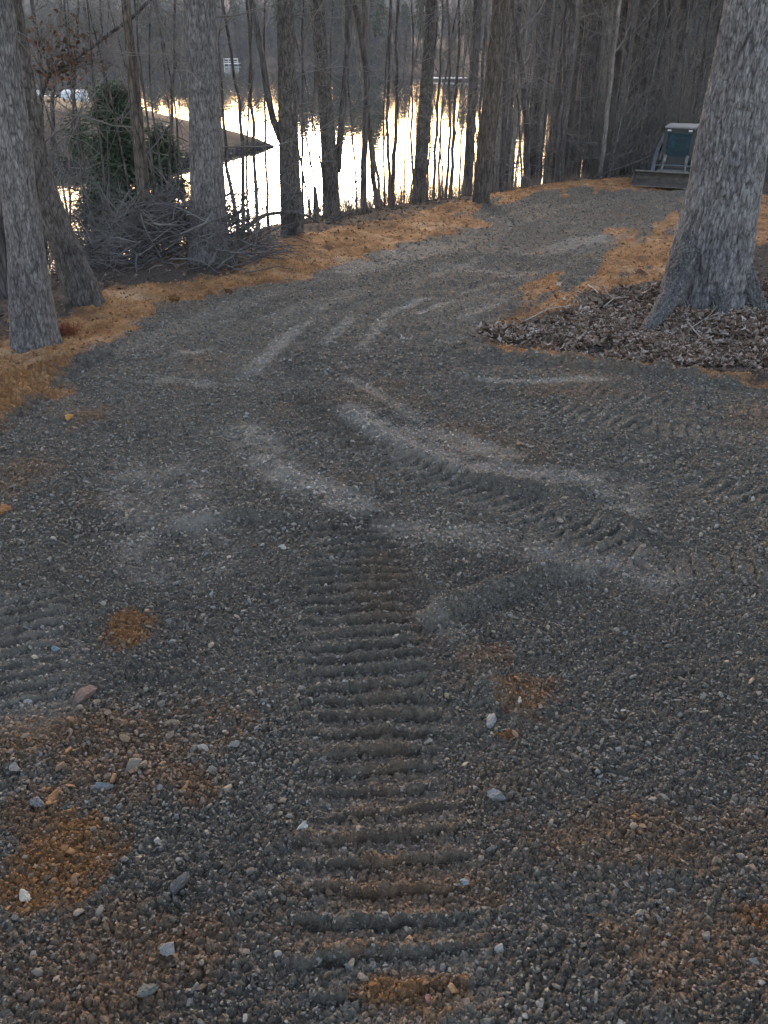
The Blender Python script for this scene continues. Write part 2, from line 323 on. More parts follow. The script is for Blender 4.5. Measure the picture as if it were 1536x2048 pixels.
    hb = N(nt, 'ShaderNodeMath', operation='ADD'); L(nt, n1, hb.inputs[0]); L(nt, n3, hb.inputs[1]); bump(nt, hb.outputs[0], .008, b, .8)
    return m
def tint_mat(name, rough=.9, bumpy=.002, scale=90, spec=.25):
    m, nt, b = newmat(name); a = N(nt, 'ShaderNodeVertexColor'); a.layer_name = 'tint'; tc = N(nt, 'ShaderNodeTexCoord')
    n = noise(nt, scale, 5, .65, tc.outputs['Object']).outputs[0]
    r = ramp(nt, n, [(.25, (.62, .62, .62)), (.75, (1.3, 1.3, 1.3))]).outputs[0]
    L(nt, mix(nt, 1, a.outputs[0], r, 'MULTIPLY'), b.inputs['Base Color']); b.inputs['Roughness'].default_value = rough; b.inputs['Specular IOR Level'].default_value = spec
    if bumpy: bump(nt, n, bumpy, b)
    return m
def bark_mat(name, dark, mid, lite, sc1=9, stretch=.16, lich=None, bd=.02):
    m, nt, b = newmat(name); tc = N(nt, 'ShaderNodeTexCoord'); mp = N(nt, 'ShaderNodeMapping'); L(nt, tc.outputs['Object'], mp.inputs[0]); mp.inputs['Scale'].default_value = (1, 1, stretch)
    n1 = noise(nt, sc1 * 2, 6, .68, mp.outputs[0]).outputs[0]
    v = nt.nodes.new('ShaderNodeTexVoronoi'); v.feature = 'DISTANCE_TO_EDGE'; v.inputs['Scale'].default_value = sc1 * 2.2; L(nt, mp.outputs[0], v.inputs['Vector'])
    n0 = noise(nt, 1.6, 4, .6, tc.outputs['Object']).outputs[0]
    c = ramp(nt, n1, [(.28, dark), (.5, mid), (.72, lite)]).outputs[0]
    vr = ramp(nt, v.outputs[0], [(0, (.42, .42, .42)), (.12, (1, 1, 1))]).outputs[0]
    c = mix(nt, .8, c, vr, 'MULTIPLY')
    c = mix(nt, 1, c, ramp(nt, n0, [(.3, (.72, .72, .75)), (.7, (1.2, 1.18, 1.15))]).outputs[0], 'MULTIPLY')
    if lich:
        n5 = noise(nt, 5, 5, .75, tc.outputs['Object']).outputs[0]; c = mix(nt, ramp(nt, n5, [(.56, (0, 0, 0)), (.72, (.5, .5, .5))]).outputs[0], c, lich)
    L(nt, c, b.inputs['Base Color']); b.inputs['Roughness'].default_value = .93; b.inputs['Specular IOR Level'].default_value = .15
    s = N(nt, 'ShaderNodeMath', operation='ADD'); L(nt, n1, s.inputs[0]); L(nt, vr, s.inputs[1]); bump(nt, s.outputs[0], bd, b, .9)
    return m
M = {}
M['ground'] = ground_mat()
M['stone'] = tint_mat('gravel_stone', .92, .0015, 120)
M['leaf'] = tint_mat('dead_leaf', .8, 0, 40)
M['needle'] = tint_mat('needle', .7, 0, 20)
M['hero_a'] = bark_mat('bark_pale_oak', (.045, .042, .04), (.15, .145, .145), (.27, .265, .26), 9, .18, (.2, .215, .21))
M['hero_b'] = bark_mat('bark_dark_oak', (.03, .027, .026), (.085, .078, .078), (.16, .15, .15), 8, .16)
M['hero_c'] = bark_mat('bark_brown', (.03, .025, .022), (.095, .08, .07), (.18, .155, .14), 10, .2)
M['wood_g'] = bark_mat('bark_grey', (.035, .032, .032), (.09, .085, .085), (.17, .16, .16), 8, .2, bd=.01)
M['wood_p'] = bark_mat('bark_pale', (.1, .09, .085), (.2, .19, .18), (.34, .32, .3), 8, .2, bd=.01)
M['twig'] = simple('twig_grey', (.13, .12, .115), .9, 0, .35, 3, 0)
M['farwood'] = tint_mat('far_wood', .9, 0, .3)

# ------------------------------------------------------------------ ground sheet
def ground():
    ys = [.45]
    while ys[-1] < 30: ys.append(ys[-1] + max(.0036, .00042 * ys[-1] ** 2))
    while ys[-1] < 900: ys.append(ys[-1] + max(.35, ys[-1] * .022))
    pre = []; q = .45; st = .03
    while q > -50: q -= st; st *= 1.3; pre.append(q)
    ys = np.array(pre[::-1] + ys)
    ns = 900
    s = list(np.linspace(-1, 1, ns)); ext = []; q = 1; st = 2 / ns
    while q < 3: q += st; st *= 1.13; ext.append(q)
    s = np.array([-e for e in ext[::-1]] + s + ext)
    w = .72 + .5 * np.abs(ys)
    X = s[None, :] * w[:, None]; Y = np.repeat(ys[:, None], len(s), 1)
    x, y = X.ravel(), Y.ravel()
    z = H(x, y)
    S = surface(x, y); r, c2, cid = relief(x, y, S)
    z = z + r
    nr, nc = X.shape
    idx = np.arange(nr * nc).reshape(nr, nc)
    f = np.stack([idx[:-1, :-1].ravel(), idx[:-1, 1:].ravel(), idx[1:, 1:].ravel(), idx[1:, :-1].ravel()], 1)
    grav, clay, lit, sc_, rust = S[:5]
    dirt_ok = np.clip(grav + clay, 0, 1)
    farmk = np.clip((np.hypot(x, y) - 36) / 8, 0, 1)
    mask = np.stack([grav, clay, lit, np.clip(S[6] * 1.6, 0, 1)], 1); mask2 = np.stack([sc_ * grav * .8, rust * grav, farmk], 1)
    # silt patches on the clay
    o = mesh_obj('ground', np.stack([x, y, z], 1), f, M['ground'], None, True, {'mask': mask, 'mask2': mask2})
    tag(o, kind='structure')
ground()

# lake
wm, nt, b = newmat('lake_water'); b.inputs['Base Color'].default_value = (.012, .02, .02, 1); b.inputs['Roughness'].default_value = .03; b.inputs['IOR'].default_value = 1.33; b.inputs['Specular IOR Level'].default_value = .5
tc = N(nt, 'ShaderNodeTexCoord'); mp = N(nt, 'ShaderNodeMapping'); L(nt, tc.outputs['Object'], mp.inputs[0]); mp.inputs['Scale'].default_value = (1, .5, 1)
bump(nt, noise(nt, 1.3, 3, .55, mp.outputs[0]).outputs[0], .02, b, .6)
lk = mesh_obj('lake_water', [(-420, 12, LAKE), (60, 12, LAKE), (60, 300, LAKE), (-420, 300, LAKE)], [(0, 1, 2, 3)], wm); tag(lk, kind='structure')

# ------------------------------------------------------------------ gravel stones
def ico(sub=0):
    t = (1 + 5 ** .5) / 2
    v = np.array([(-1, t, 0), (1, t, 0), (-1, -t, 0), (1, -t, 0), (0, -1, t), (0, 1, t), (0, -1, -t), (0, 1, -t), (t, 0, -1), (t, 0, 1), (-t, 0, -1), (-t, 0, 1)], float); v /= np.linalg.norm(v[0])
    f = [(0, 11, 5), (0, 5, 1), (0, 1, 7), (0, 7, 10), (0, 10, 11), (1, 5, 9), (5, 11, 4), (11, 10, 2), (10, 7, 6), (7, 1, 8), (3, 9, 4), (3, 4, 2), (3, 2, 6), (3, 6, 8), (3, 8, 9), (4, 9, 5), (2, 4, 11), (6, 2, 10), (8, 6, 7), (9, 8, 1)]
    for _ in range(sub):
        v = list(v); nf = []; cache = {}
        def mid(a, b):
            k = (min(a, b), max(a, b))
            if k not in cache:
                p = (np.array(v[a]) + np.array(v[b])) / 2; v.append(p / np.linalg.norm(p)); cache[k] = len(v) - 1
            return cache[k]
        for a, b_, c in f:
            p, q, r = mid(a, b_), mid(b_, c), mid(c, a); nf += [(a, p, r), (b_, q, p), (c, r, q), (p, q, r)]
        f = nf; v = np.array(v)
    return np.array(v), np.array(f)
def rock_templates(sub, n, rng):
    v0, f0 = ico(sub); out = []
    for _ in range(n):
        v = v0 * (1 + rng.uniform(-.16, .16, (len(v0), 1)))
        for _ in range(6):                    # broken faces
            d = rng.normal(size=3); d /= np.linalg.norm(d); k = rng.uniform(.35, .75); t = v @ d; v = v - np.maximum(t - k, 0)[:, None] * d
        v = v * np.array([1.15, rng.uniform(.55, .95), rng.uniform(.35, .75)]); out.append(v)
    return out, f0
def rotmats(n, rng, tilt=.5):
    a = rng.uniform(0, 2 * math.pi, n); b_ = rng.normal(0, tilt, n); c = rng.normal(0, tilt, n)
    ca, sa, cb, sb, cc, s3 = np.cos(a), np.sin(a), np.cos(b_), np.sin(b_), np.cos(c), np.sin(c)
    z = np.zeros(n); o = np.ones(n)
    Rz = np.stack([ca, -sa, z, sa, ca, z, z, z, o], 1).reshape(n, 3, 3); Rx = np.stack([o, z, z, z, cb, -sb, z, sb, cb], 1).reshape(n, 3, 3); Ry = np.stack([cc, z, s3, z, o, z, -s3, z, cc], 1).reshape(n, 3, 3)
    return Rz @ Rx @ Ry
def scatter(pos, size, tmpl, f0, rng, col, tilt=.5):
    n = len(pos); nv = len(tmpl[0]); T = np.array(tmpl)[rng.integers(0, len(tmpl), n)]
    R = rotmats(n, rng, tilt); V = np.einsum('nij,nvj->nvi', R, T) * size[:, None, None] + pos[:, None, :]
    Fc = f0[None] + (np.arange(n) * nv)[:, None, None]
    return V.reshape(-1, 3), Fc.reshape(-1, f0.shape[1]), np.repeat(col, nv, 0)
def stones():
    rng = np.random.default_rng(5)
    zones = [(.75, 1.9, 17000, .0022, .0068, 0), (.75, 1.9, 450, .008, .014, 1), (1.9, 3.3, 11500, .003, .0078, 0), (1.9, 3.3, 260, .009, .016, 1), (3.3, 6.5, 3400, .0055, .013, 0), (3.3, 6.5, 130, .014, .022, 0), (6.5, 13, 1000, .009, .02, 0), (13, 27, 170, .015, .032, 0)]
    VV, FF, CC = [], [], []; off = 0
    t0, f0 = rock_templates(0, 14, rng); t1, f1 = rock_templates(1, 14, rng)
    for y0, y1, dens, r0, r1, sub in zones:
        wmax = .62 + .5 * y1; n = int(dens * (y1 - y0) * 2 * wmax)
        x = rng.uniform(-wmax, wmax, n); y = rng.uniform(y0, y1, n); k = np.abs(x) < .62 + .5 * y; x, y = x[k], y[k]
        S = surface(x, y); r, _, _ = relief(x, y, S)
        grav, clay, lit, sc_, rust, h, comp, wob, wob2 = S
        cl = vnoise(x * 3, y * 3, 90) * .6 + vnoise(x * 9, y * 9, 91) * .6
        keep = rng.uniform(size=len(x)) < np.where(grav > .5, (1 - .4 * comp) * np.clip(.35 + cl, .2, 1.1), .45 * (clay > .2))
        x, y, r = x[keep], y[keep], r[keep]; n = len(x); rs = rust[keep]; sd = sc_[keep]; g_ = grav[keep]
        size = r0 + (r1 - r0) * rng.uniform(size=n) ** 2.2
        # the coarse heap of stones on the left foreground
        heap = blob(x, y, P(230, 1520), .38, .2); size = size * (1 + 1.0 * heap * rng.uniform(.3, 1, n)); size = np.where(g_ < .5, size * rng.uniform(.5, 1.4, n), size)
        br = np.clip(rng.lognormal(0, .36, n), .35, 1.9); base = np.array([.132, .125, .112])[None] * br[:, None]
        hue = rng.uniform(size=n)
        base = np.where((hue < .12)[:, None], base * np.array([.9, .98, 1.06]), base); base = np.where((hue > .85)[:, None], base * np.array([1.15, 1.02, .86]), base)
        pale = rng.uniform(size=n) < .008; base = np.where(pale[:, None], np.array([.24, .23, .21]) * rng.uniform(.6, 1.1, (n, 1)), base)
        cr = np.array([.2, .1, .04]) * rng.uniform(.5, 1.5, (n, 1)); a = np.clip(rs * 1.2 * rng.uniform(.2, 1.3, n), 0, .9)[:, None]; base = base * (1 - a) + cr * a
        base = base * (1 + .8 * sd[:, None]); base = np.where((g_ < .5)[:, None], np.array([.25, .135, .062]) * rng.uniform(.3, 1.5, (n, 1)), base)
        z = H(x, y) + r + size * rng.uniform(-.1, .45, n)
        V, Fc, C = scatter(np.stack([x, y, z], 1), size, t1 if sub else t0, f1 if sub else f0, rng, np.clip(base, .01, .7))
        VV.append(V); FF.append(Fc + off); CC.append(C); off += len(V)
    o = mesh_obj('gravel', np.vstack(VV), np.vstack(FF), M['stone'], None, False, {'tint': np.vstack(CC)})
    tag(o, 'loose dark grey crushed stone and crumbs over the driveway', kind='stuff')
stones()
def surf_z(x, y):
    x = np.array([x]); y = np.array([y]); return float((H(x, y) + relief(x, y, surface(x, y))[0])[0])
def big_stones():
    rng = np.random.default_rng(15)
    L_ = [(566, 1108, .024, (.4, .38, .33), 'pale squarish chip of rock left of the top of the track print', 'pale'), (991, 1613, .03, (.17, .18, .19), 'rounded blue-grey stone just right of the ribbed track print', 'blue'),
          (1036, 1417, .022, (.33, .33, .3), 'pale round stone at the middle of the rusty patch right of the track', 'pale'), (982, 1457, .034, (.24, .24, .24), 'long flat grey stone between the rusty patch and the small orange patch', 'grey'),
          (50, 1808, .022, (.42, .39, .34), 'cream chip of stone at the left edge beside the ochre dirt patch', 'pale'), (207, 1587, .03, (.18, .19, .2), 'blue-grey angular stone below the brown stone heap', 'blue'),
          (78, 1618, .036, (.13, .14, .15), 'dark slate stone standing at the lower left of the brown heap', 'grey'), (110, 1605, .034, (.24, .13, .07), 'rust brown lump of stone between the two slate stones of the heap', 'brown'),
          (276, 1546, .036, (.19, .17, .14), 'largest grey-brown stone on the brown heap at left', 'grey'), (175, 1405, .045, (.17, .12, .1), 'upright reddish brown slab at the top of the stone heap', 'brown'),
          (365, 1790, .04, (.1, .1, .1), 'large dark grey pointed stone in the left foreground gravel', 'dark'), (606, 1683, .017, (.33, .34, .33), 'small pale pebble at the left rim of the ribbed track', 'pale'),
          (340, 1918, .022, (.2, .2, .2), 'grey stone in the lower left gravel below the dark pointed stone', 'grey'), (925, 1785, .018, (.22, .25, .27), 'light blue pebble right of the brown streak in the track', 'blue'),
          (318, 1690, .018, (.45, .43, .38), 'white square pebble left of the track in the foreground', 'pale'), (855, 2008, .015, (.4, .2, .15), 'small pink pebble at the bottom of the track print', 'pink'),
          (300, 2000, .035, (.12, .13, .12), 'flat dark stone near the bottom left of the gravel', 'dark'), (1505, 1940, .022, (.3, .29, .27), 'pale wedge of stone near the bottom right edge', 'pale'),
          (424, 1190, .018, (.3, .36, .36), 'greenish white pebble in the bluish gravel left of the track', 'pale'), (115, 1312, .02, (.2, .24, .26), 'bluish pebble left of the orange dirt patch', 'blue'),
          (142, 847, .06, (.5, .27, .09), 'yellow-orange clod on the gravel near the left edge of the drive', 'clod'), (8, 1028, .05, (.3, .14, .06), 'red-brown clod of clay at the far left edge of the gravel', 'clod'),
          (458, 593, .1, (.16, .075, .035), 'larger of two dark red clay clods on the orange verge left of the drive', 'clod'), (422, 596, .06, (.15, .07, .035), 'smaller of two dark red clay clods on the orange verge left of the drive', 'clod'),
          (1282, 552, .1, (.12, .05, .03), 'dark red clod at the leafy edge left of the big right tree', 'clod'), (350, 610, .08, (.2, .1, .04), 'reddish clod low on the orange verge above the gravel edge', 'clod')]
    tm, f = rock_templates(2, len(L_), rng)
    for (px, py, r, c, lab, k), t in zip(L_, tm):
        x, y = P(px, py); r *= .85; R = rotmats(1, rng, .35)[0]; v = (t * (1 + .07 * rng.normal(size=(len(t), 1)))) @ R.T * r
        nm = 'clay_clod' if k == 'clod' else 'stone'
        o = mesh_obj(nm, v, f, M['stone'], None, False, {'tint': np.tile(np.array(c) * .8, (len(v), 1))}); o.location = (x, y, surf_z(x, y) + r * .3)
        tag(o, lab, 'clod' if k == 'clod' else 'stone', 'clay clods on the verge' if k == 'clod' else 'larger stones in the gravel')
big_stones()

# ------------------------------------------------------------------ leaves
def leaves():
    rng = np.random.default_rng(9)
    # one curled leaf = 2x4 quads
    tmpl = []
    u = np.linspace(-1, 1, 5); wv = np.array([.12, .5, .62, .42, .05])
    for k in range(8):
        curl, fold, sk = rng.uniform(.1, .9), rng.uniform(-.2, .9), rng.uniform(-.3, .3); vs = []
        for i, a in enumerate(u):
            for s in (-1, 0, 1):
                lob = 1 + (.35 * (-1) ** i if s else 0)
                vs.append((a, s * wv[i] * .8 * lob + sk * a * a, curl * a * a * .6 + abs(s) * fold * wv[i] + rng.normal(0, .05)))
        tmpl.append(np.array(vs))
    f = np.array([(i * 3 + j, i * 3 + j + 1, i * 3 + j + 4, i * 3 + j + 3) for i in range(4) for j in range(2)])
    def run(name, x, y, lab, size, tilt=.45, pal=None, lift=.02):
        n = len(x); S = surface(x, y); r, _, _ = relief(x, y, S)
        z = H(x, y) + r + rng.uniform(.0, lift, n)
        pal = pal or [(.2, .14, .11), (.13, .085, .06), (.27, .21, .175), (.085, .055, .038), (.35, .295, .26)]
        c = np.array(pal)[rng.integers(0, len(pal), n)] * rng.uniform(.6, 1.25, (n, 1))
        V, Fc, C = scatter(np.stack([x, y, z], 1), rng.uniform(*size, n), tmpl, f, rng, c, tilt)
        o = mesh_obj(name, V, Fc, M['leaf'], None, False, {'tint': C}); tag(o, lab, kind='stuff')
    xs, ys = [], []
    for c, rx, ry, a in LIT:
        n = int(8000 * rx * ry); xs.append(rng.normal(c[0], rx * .62, n)); ys.append(rng.normal(c[1], ry * .62, n))
    x, y = np.concatenate(xs), np.concatenate(ys)
    lm = surface(x, y)[2]; k = (rng.uniform(size=len(x)) < lm * 1.1 + .02)
    run('leaf_litter', x[k], y[k], 'purplish brown dead oak leaves heaped round the big right tree', (.02, .05))
    n = 60000; x = rng.uniform(-14, 14, n); y = rng.uniform(6, 34, n)
    S = surface(x, y); d, _, side = dseg(x, y, EDGE); s = np.where(side > 0, d, -d)
    k = (rng.uniform(size=n) < np.clip(1 - S[0] * 2, 0, 1) * np.clip(1.0 - S[1] * 1.6, .0, 1)) & (s < 8)
    k &= rng.uniform(size=n) < .55
    run('leaf_litter', x[k], y[k], 'thin scatter of brown dead leaves on the dark soil under the trees', (.02, .042), .35, [(.12, .085, .065), (.09, .06, .045), (.17, .13, .11), (.06, .045, .035)])
leaves()

# ------------------------------------------------------------------ trees
def wander(p0, d, length, n, rng, jit=.12, up=.0, droop=0):
    pts = [np.array(p0, float)]; d = np.array(d, float); d /= np.linalg.norm(d); st = length / n
    for i in range(n):
        d = d + rng.normal(0, jit, 3) + np.array([0, 0, up - droop * i / n]); d /= np.linalg.norm(d); pts.append(pts[-1] + d * st)
    return np.array(pts)
def branch(mb, p0, d, length, r, lvl, rng, kids=4, sides=4, up=.06, jit=.14, droop=0, tips=None):
    n = 6 if lvl == 0 else (5 if lvl == 1 else 3)
    pts = wander(p0, d, length, n, rng, jit, up, droop)
    mb.tube(pts, np.linspace(r, max(r * .3, .002), n + 1), sides if lvl == 0 else 3, cap=False)
    if tips is not None: tips.append(pts[-1])
    if lvl >= 2: return
    for i in range(kids if lvl == 0 else max(2, kids - 1)):
        t = rng.uniform(.2, .97); k = min(int(t * n), n - 1); q = pts[k] + (pts[k + 1] - pts[k]) * (t * n - k)
        ax = pts[k + 1] - pts[k]; ax /= np.linalg.norm(ax); sd = rng.normal(size=3); sd -= ax * (sd @ ax); sd /= np.linalg.norm(sd)
        branch(mb, q, ax * .75 + sd * rng.uniform(.5, 1.0), length * rng.uniform(.35, .6) * (1.1 - t * .4), r * .5, lvl + 1, rng, kids, sides, up, jit, droop, tips)
def tree_mesh(height, r, rng, crown0=.35, nb=14, low=4, lean=0, crook=.02, kids=4, fork=False, blen=.28, twr=1.0):
    tb, cb = MB(), MB()
    n = 14; pts = wander((0, 0, 0), (lean, rng.normal(0, .02), 1), height, n, rng, crook, .015)
    pts[:, 2] -= pts[0, 2]; tt = np.linspace(0, 1, n + 1); rad = r * (1 - tt * .8); rad[0] *= 1.35
    pts[0, 2] -= .4
    tb.tube(pts, rad, 8)
    def p_at(t): k = min(int(t * n), n - 1); return pts[k] + (pts[k + 1] - pts[k]) * (t * n - k)
    for i in range(nb):
        t = crown0 + (1 - crown0) * (i + rng.uniform(0, 1)) / nb; t = min(t, .99); a = rng.uniform(0, 6.283); ln = height * blen * (1.15 - t * .75) * rng.uniform(.6, 1.2)
        branch(cb, p_at(t), (math.cos(a), math.sin(a), rng.uniform(.35, 1.0)), ln, r * (1 - t * .8) * .42, 0, rng, kids)
    for i in range(low):
        t = rng.uniform(.05, crown0); a = rng.uniform(0, 6.283)
        branch(cb, p_at(t), (math.cos(a), math.sin(a), rng.uniform(-.1, .6)), rng.uniform(.7, 2.2) * min(1, height / 8 + .2), .012 * twr, 0, rng, 4, 3, .03, .2)
    return tb, cb
def copy_tree(o):
    c = o.copy(); COL.objects.link(c)
    for ch in o.children:
        d = ch.copy(); COL.objects.link(d); d.parent = c
    return c
def hero_bark(pts, rads, name, mat, parent, seed, nside=72, step=.022, amp=.018, cell=.035, vz=.35, flare=None, hvis=5.0):
    """trunk with real furrowed bark relief; flare = list of (angle, strength, height)"""
    pts = np.asarray(pts, float); seg = np.linalg.norm(np.diff(pts, axis=0), axis=1); arc = np.concatenate([[0], np.cumsum(seg)])
    zs = [0]; 
    while zs[-1] < arc[-1]: zs.append(zs[-1] + (step if zs[-1] < hvis else .3))
    zs[-1] = arc[-1]; zs = np.array(zs)
    c = np.stack([np.interp(zs, arc, pts[:, i]) for i in range(3)], 1); R = np.interp(zs, arc, rads)
    a = np.arange(nside) / nside * 2 * math.pi; A, Z = np.meshgrid(a, zs); RR = np.repeat(R[:, None], nside, 1)
    base = 1 + .06 * np.sin(A * 2 + seed) * 1 + .05 * np.sin(A * 3 + Z * .5 + seed * 2)
    for (an, stg, hh) in (flare or []):
        dd = np.angle(np.exp(1j * (A - an))); base = base + stg * np.exp(-(dd / .42) ** 2) * np.exp(-np.maximum(Z - .1, 0) / hh)
    rr = np.mean(rads[:2]); per = max(6, round(2 * math.pi * rr / cell)); U = A / (2 * math.pi) * per
    def wr(u, v, s, p):   # periodic by blending
        f1a, f2a, _ = worley(u, v, s); f1b, f2b, _ = worley(u - p, v, s); w = np.clip((u / p - .9) / .1, 0, 1)
        return (f2a - f1a) * (1 - w) + (f2b - f1b) * w
    wob = fbm(U * .5, Z * 3, seed + 3, 3)
    e1 = wr(U + wob * .9, Z * vz / cell + wob * .5, seed, per); e2 = wr(U * 2, Z * vz * 2 / cell, seed + 5, per * 2)
    ridge = np.clip(e1 * 3.4, 0, 1) ** .7 * .7 + np.clip(e2 * 2.4, 0, 1) * .3
    disp = amp * (ridge - .6) + .006 * fbm(U * 2, Z * 14, seed + 9, 3)
    rad = RR * base + disp
    x = c[:, 0:1] + rad * np.cos(A); y = c[:, 1:2] + rad * np.sin(A); z = np.repeat(c[:, 2:3], nside, 1)
    nr = len(zs); idx = np.arange(nr * nside).reshape(nr, nside); nx = np.roll(idx, -1, 1)
    f = np.stack([idx[:-1].ravel(), nx[:-1].ravel(), nx[1:].ravel(), idx[1:].ravel()], 1)
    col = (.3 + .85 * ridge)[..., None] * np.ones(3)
    return mesh_obj(name, np.stack([x.ravel(), y.ravel(), z.ravel()], 1), f, mat, parent, True, {'tint': np.clip(col, 0, 1).reshape(-1, 3)})
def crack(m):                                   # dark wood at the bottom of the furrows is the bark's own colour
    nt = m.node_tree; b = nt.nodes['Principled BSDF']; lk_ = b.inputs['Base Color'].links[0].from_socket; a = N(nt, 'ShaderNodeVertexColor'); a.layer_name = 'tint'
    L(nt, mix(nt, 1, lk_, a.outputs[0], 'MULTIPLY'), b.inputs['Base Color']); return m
M['bark_h1'] = crack(bark_mat('bark_furrowed_pale', (.08, .076, .078), (.165, .16, .168), (.29, .285, .295), 14, .3, (.25, .265, .265), .006))
M['bark_h2'] = crack(bark_mat('bark_furrowed_grey', (.07, .065, .065), (.15, .142, .145), (.26, .25, .25), 14, .3, None, .006))
M['bark_h3'] = crack(bark_mat('bark_furrowed_dark', (.045, .04, .038), (.1, .09, .085), (.17, .155, .15), 12, .3, None, .006))

def px_line(pl, Y):                             # pixel outline (x,y,width) -> world centre line and radii at distance Y
    pts, rad = [], []
    for px, py, w in pl:
        p = at_y(px, py, Y); dep = Y * CP + (HC - p[2]) * SP; pts.append(p); rad.append(w / 2 / F * dep)
    return np.array(pts), np.array(rad)
def solve_Y(px, py):
    x, y = P(px, py); return y
def finish(pts, rad, height, rng, wob=.05, root=.0):
    """pts run from base to frame top: drop the base onto the ground, carry the trunk on upward"""
    pts = list(pts); rad = list(rad); b0 = pts[0].copy(); g = float(H(b0[0], b0[1]))
    if b0[2] > g + .15:
        d = pts[1] - pts[0]; q = b0 - d / max(d[2], 1e-3) * (b0[2] - g); q[2] = g; pts.insert(0, q); rad.insert(0, rad[0] * 1.08)
    pts[0] = pts[0] + np.array([0, 0, min(0, g - pts[0][2]) - .25])
    d = pts[-1] - pts[-2]; d /= np.linalg.norm(d); z0 = pts[0][2]; r = rad[-1]; 
    while pts[-1][2] - z0 < height:
        d = d + rng.normal(0, wob, 3) + np.array([0, 0, .12]); d /= np.linalg.norm(d); pts.append(pts[-1] + d * 1.3); r = max(r * .9, .012); rad.append(r)
    return np.array(pts), np.array(rad)
def crown(mb, pts, rad, rng, z_from, nb, kids=4, blen=3.0, lowtw=0, zlow=1.0):
    z0 = pts[0][2]
    arc = np.array([p[2] - z0 for p in pts])
    def at(z): return np.array([np.interp(z, arc, pts[:, i]) for i in range(3)]), np.interp(z, arc, rad)
    for i in range(nb):
        z = z_from + (arc[-1] - z_from) * (i + rng.uniform()) / nb; p, r = at(min(z, arc[-1])); a = rng.uniform(0, 6.283); t = (z - z_from) / (arc[-1] - z_from + 1e-6)
        branch(mb, p, (math.cos(a), math.sin(a), rng.uniform(.3, 1)), blen * (1.2 - .8 * t) * rng.uniform(.6, 1.2), max(r * .4, .01), 0, rng, kids)
    for i in range(lowtw):
        p, r = at(rng.uniform(zlow, z_from)); a = rng.uniform(0, 6.283)
        branch(mb, p, (math.cos(a), math.sin(a), rng.uniform(-.1, .7)), rng.uniform(.8, 2.2), .011, 0, rng, 4, 3, .03, .2)
M['root_bark'] = bark_mat('bark_root', (.05, .049, .05), (.12, .118, .122), (.23, .228, .232), 20, .5, (.17, .185, .18), .02)
_gx, _gy = P(1400, 606); GR = float(H(_gx, _gy)); 
G_TR = 'large trees along the lake bank'
def hero(pl, Y, height, mat, label, seed, cell, amp, flare, nside=72, tw=0, zf=5, nb=12, name='oak_tree', step=.022, vz=.2, cat='tree', extra=None, roots=None):
    rng = np.random.default_rng(seed); pts, rad = px_line(pl, Y); pts, rad = finish(pts, rad, height, rng)
    base = pts[0].copy(); e = empty(name, base, label, cat, G_TR)
    hero_bark(pts - base, rad, 'trunk', mat, e, seed, nside, step, amp, cell, vz, flare, 5.2)
    mb = MB(); crown(mb, pts - base, rad, rng, zf, nb, 4, height * .24, tw, 1.5); mb.build('crown', M['twig'], e)
    for pts3, r3 in (roots or []):
        q = np.array(pts3) - base; tq = np.linspace(0, len(q) - 1, 46); qi = np.stack([np.interp(tq, range(len(q)), q[:, i]) for i in range(3)], 1); ri = np.interp(tq, range(len(q)), r3)
        k = MB(); k.tube(qi, ri, 40, cap=False); V = k.v[0]; C0 = np.repeat(qi, 40, 0); D = V - C0; an = np.tile(np.arange(40) / 40 * 2 * math.pi, 46); ll = np.repeat(tq, 40)
        e1, e2, _ = worley(np.cos(an) * 2.2 + 9, np.sin(an) * 2.2 + ll * .8, seed); dd = 1 + .34 * (np.clip((e2 - e1) * 3, 0, 1) - .6) + .3 * fbm(np.cos(an) * 1.5 + ll * .3, np.sin(an) * 1.5 + ll, seed + 1, 3)
        k.v[0] = C0 + D * dd[:, None] * np.array([1, 1, .85]); k.build('root', M['root_bark'], e, True)
    if extra:
        for pl2, w3 in extra:
            q, r2 = px_line(pl2, Y); q = q - base; k = MB(); d = q[-1] - q[-2]; d /= np.linalg.norm(d)
            q = list(q); r2 = list(r2)
            for i in range(5): q.append(q[-1] + d * .9 + np.array([0, 0, .15 * i]) + rng.normal(0, .06, 3)); r2.append(r2[-1] * .85)
            q = np.array(q); k.tube(q, r2, 10); k.build('stem', w3, e, True)
    return e
hero([(1410, 605, 158), (1421, 540, 150), (1440, 430, 137), (1454, 360, 131), (1466, 280, 128), (1496, 130, 124), (1521, -10, 120)], solve_Y(1400, 606), 17, M['bark_h1'], 'massive pale-grey furrowed oak on the leafy mound at right', 3, .05, .034,
     [(3.75, .6, .24), (4.55, .3, .3), (5.6, .3, .25), (.3, .25, .3), (2.2, .4, .3)], 170, 3, 5.5, 14, step=.014, vz=.19, roots=[([(_gx - .12, _gy + .02, GR + .75), (_gx - .3, _gy - .2, GR + .42), (_gx - .48, _gy - .48, GR + .2), (_gx - .66, _gy - .75, GR + .1), (_gx - .84, _gy - 1.02, GR + .05), (_gx - 1.0, _gy - 1.3, GR - .05)], [.16, .145, .11, .08, .055, .03]), ([(_gx + .2, _gy - .1, GR + .5), (_gx + .38, _gy - .3, GR + .17), (_gx + .5, _gy - .5, GR - .03)], [.16, .1, .05]), ([(_gx, _gy - .1, GR + .45), (_gx + .02, _gy - .42, GR + .15), (_gx + .02, _gy - .62, GR - .03)], [.16, .1, .05])])
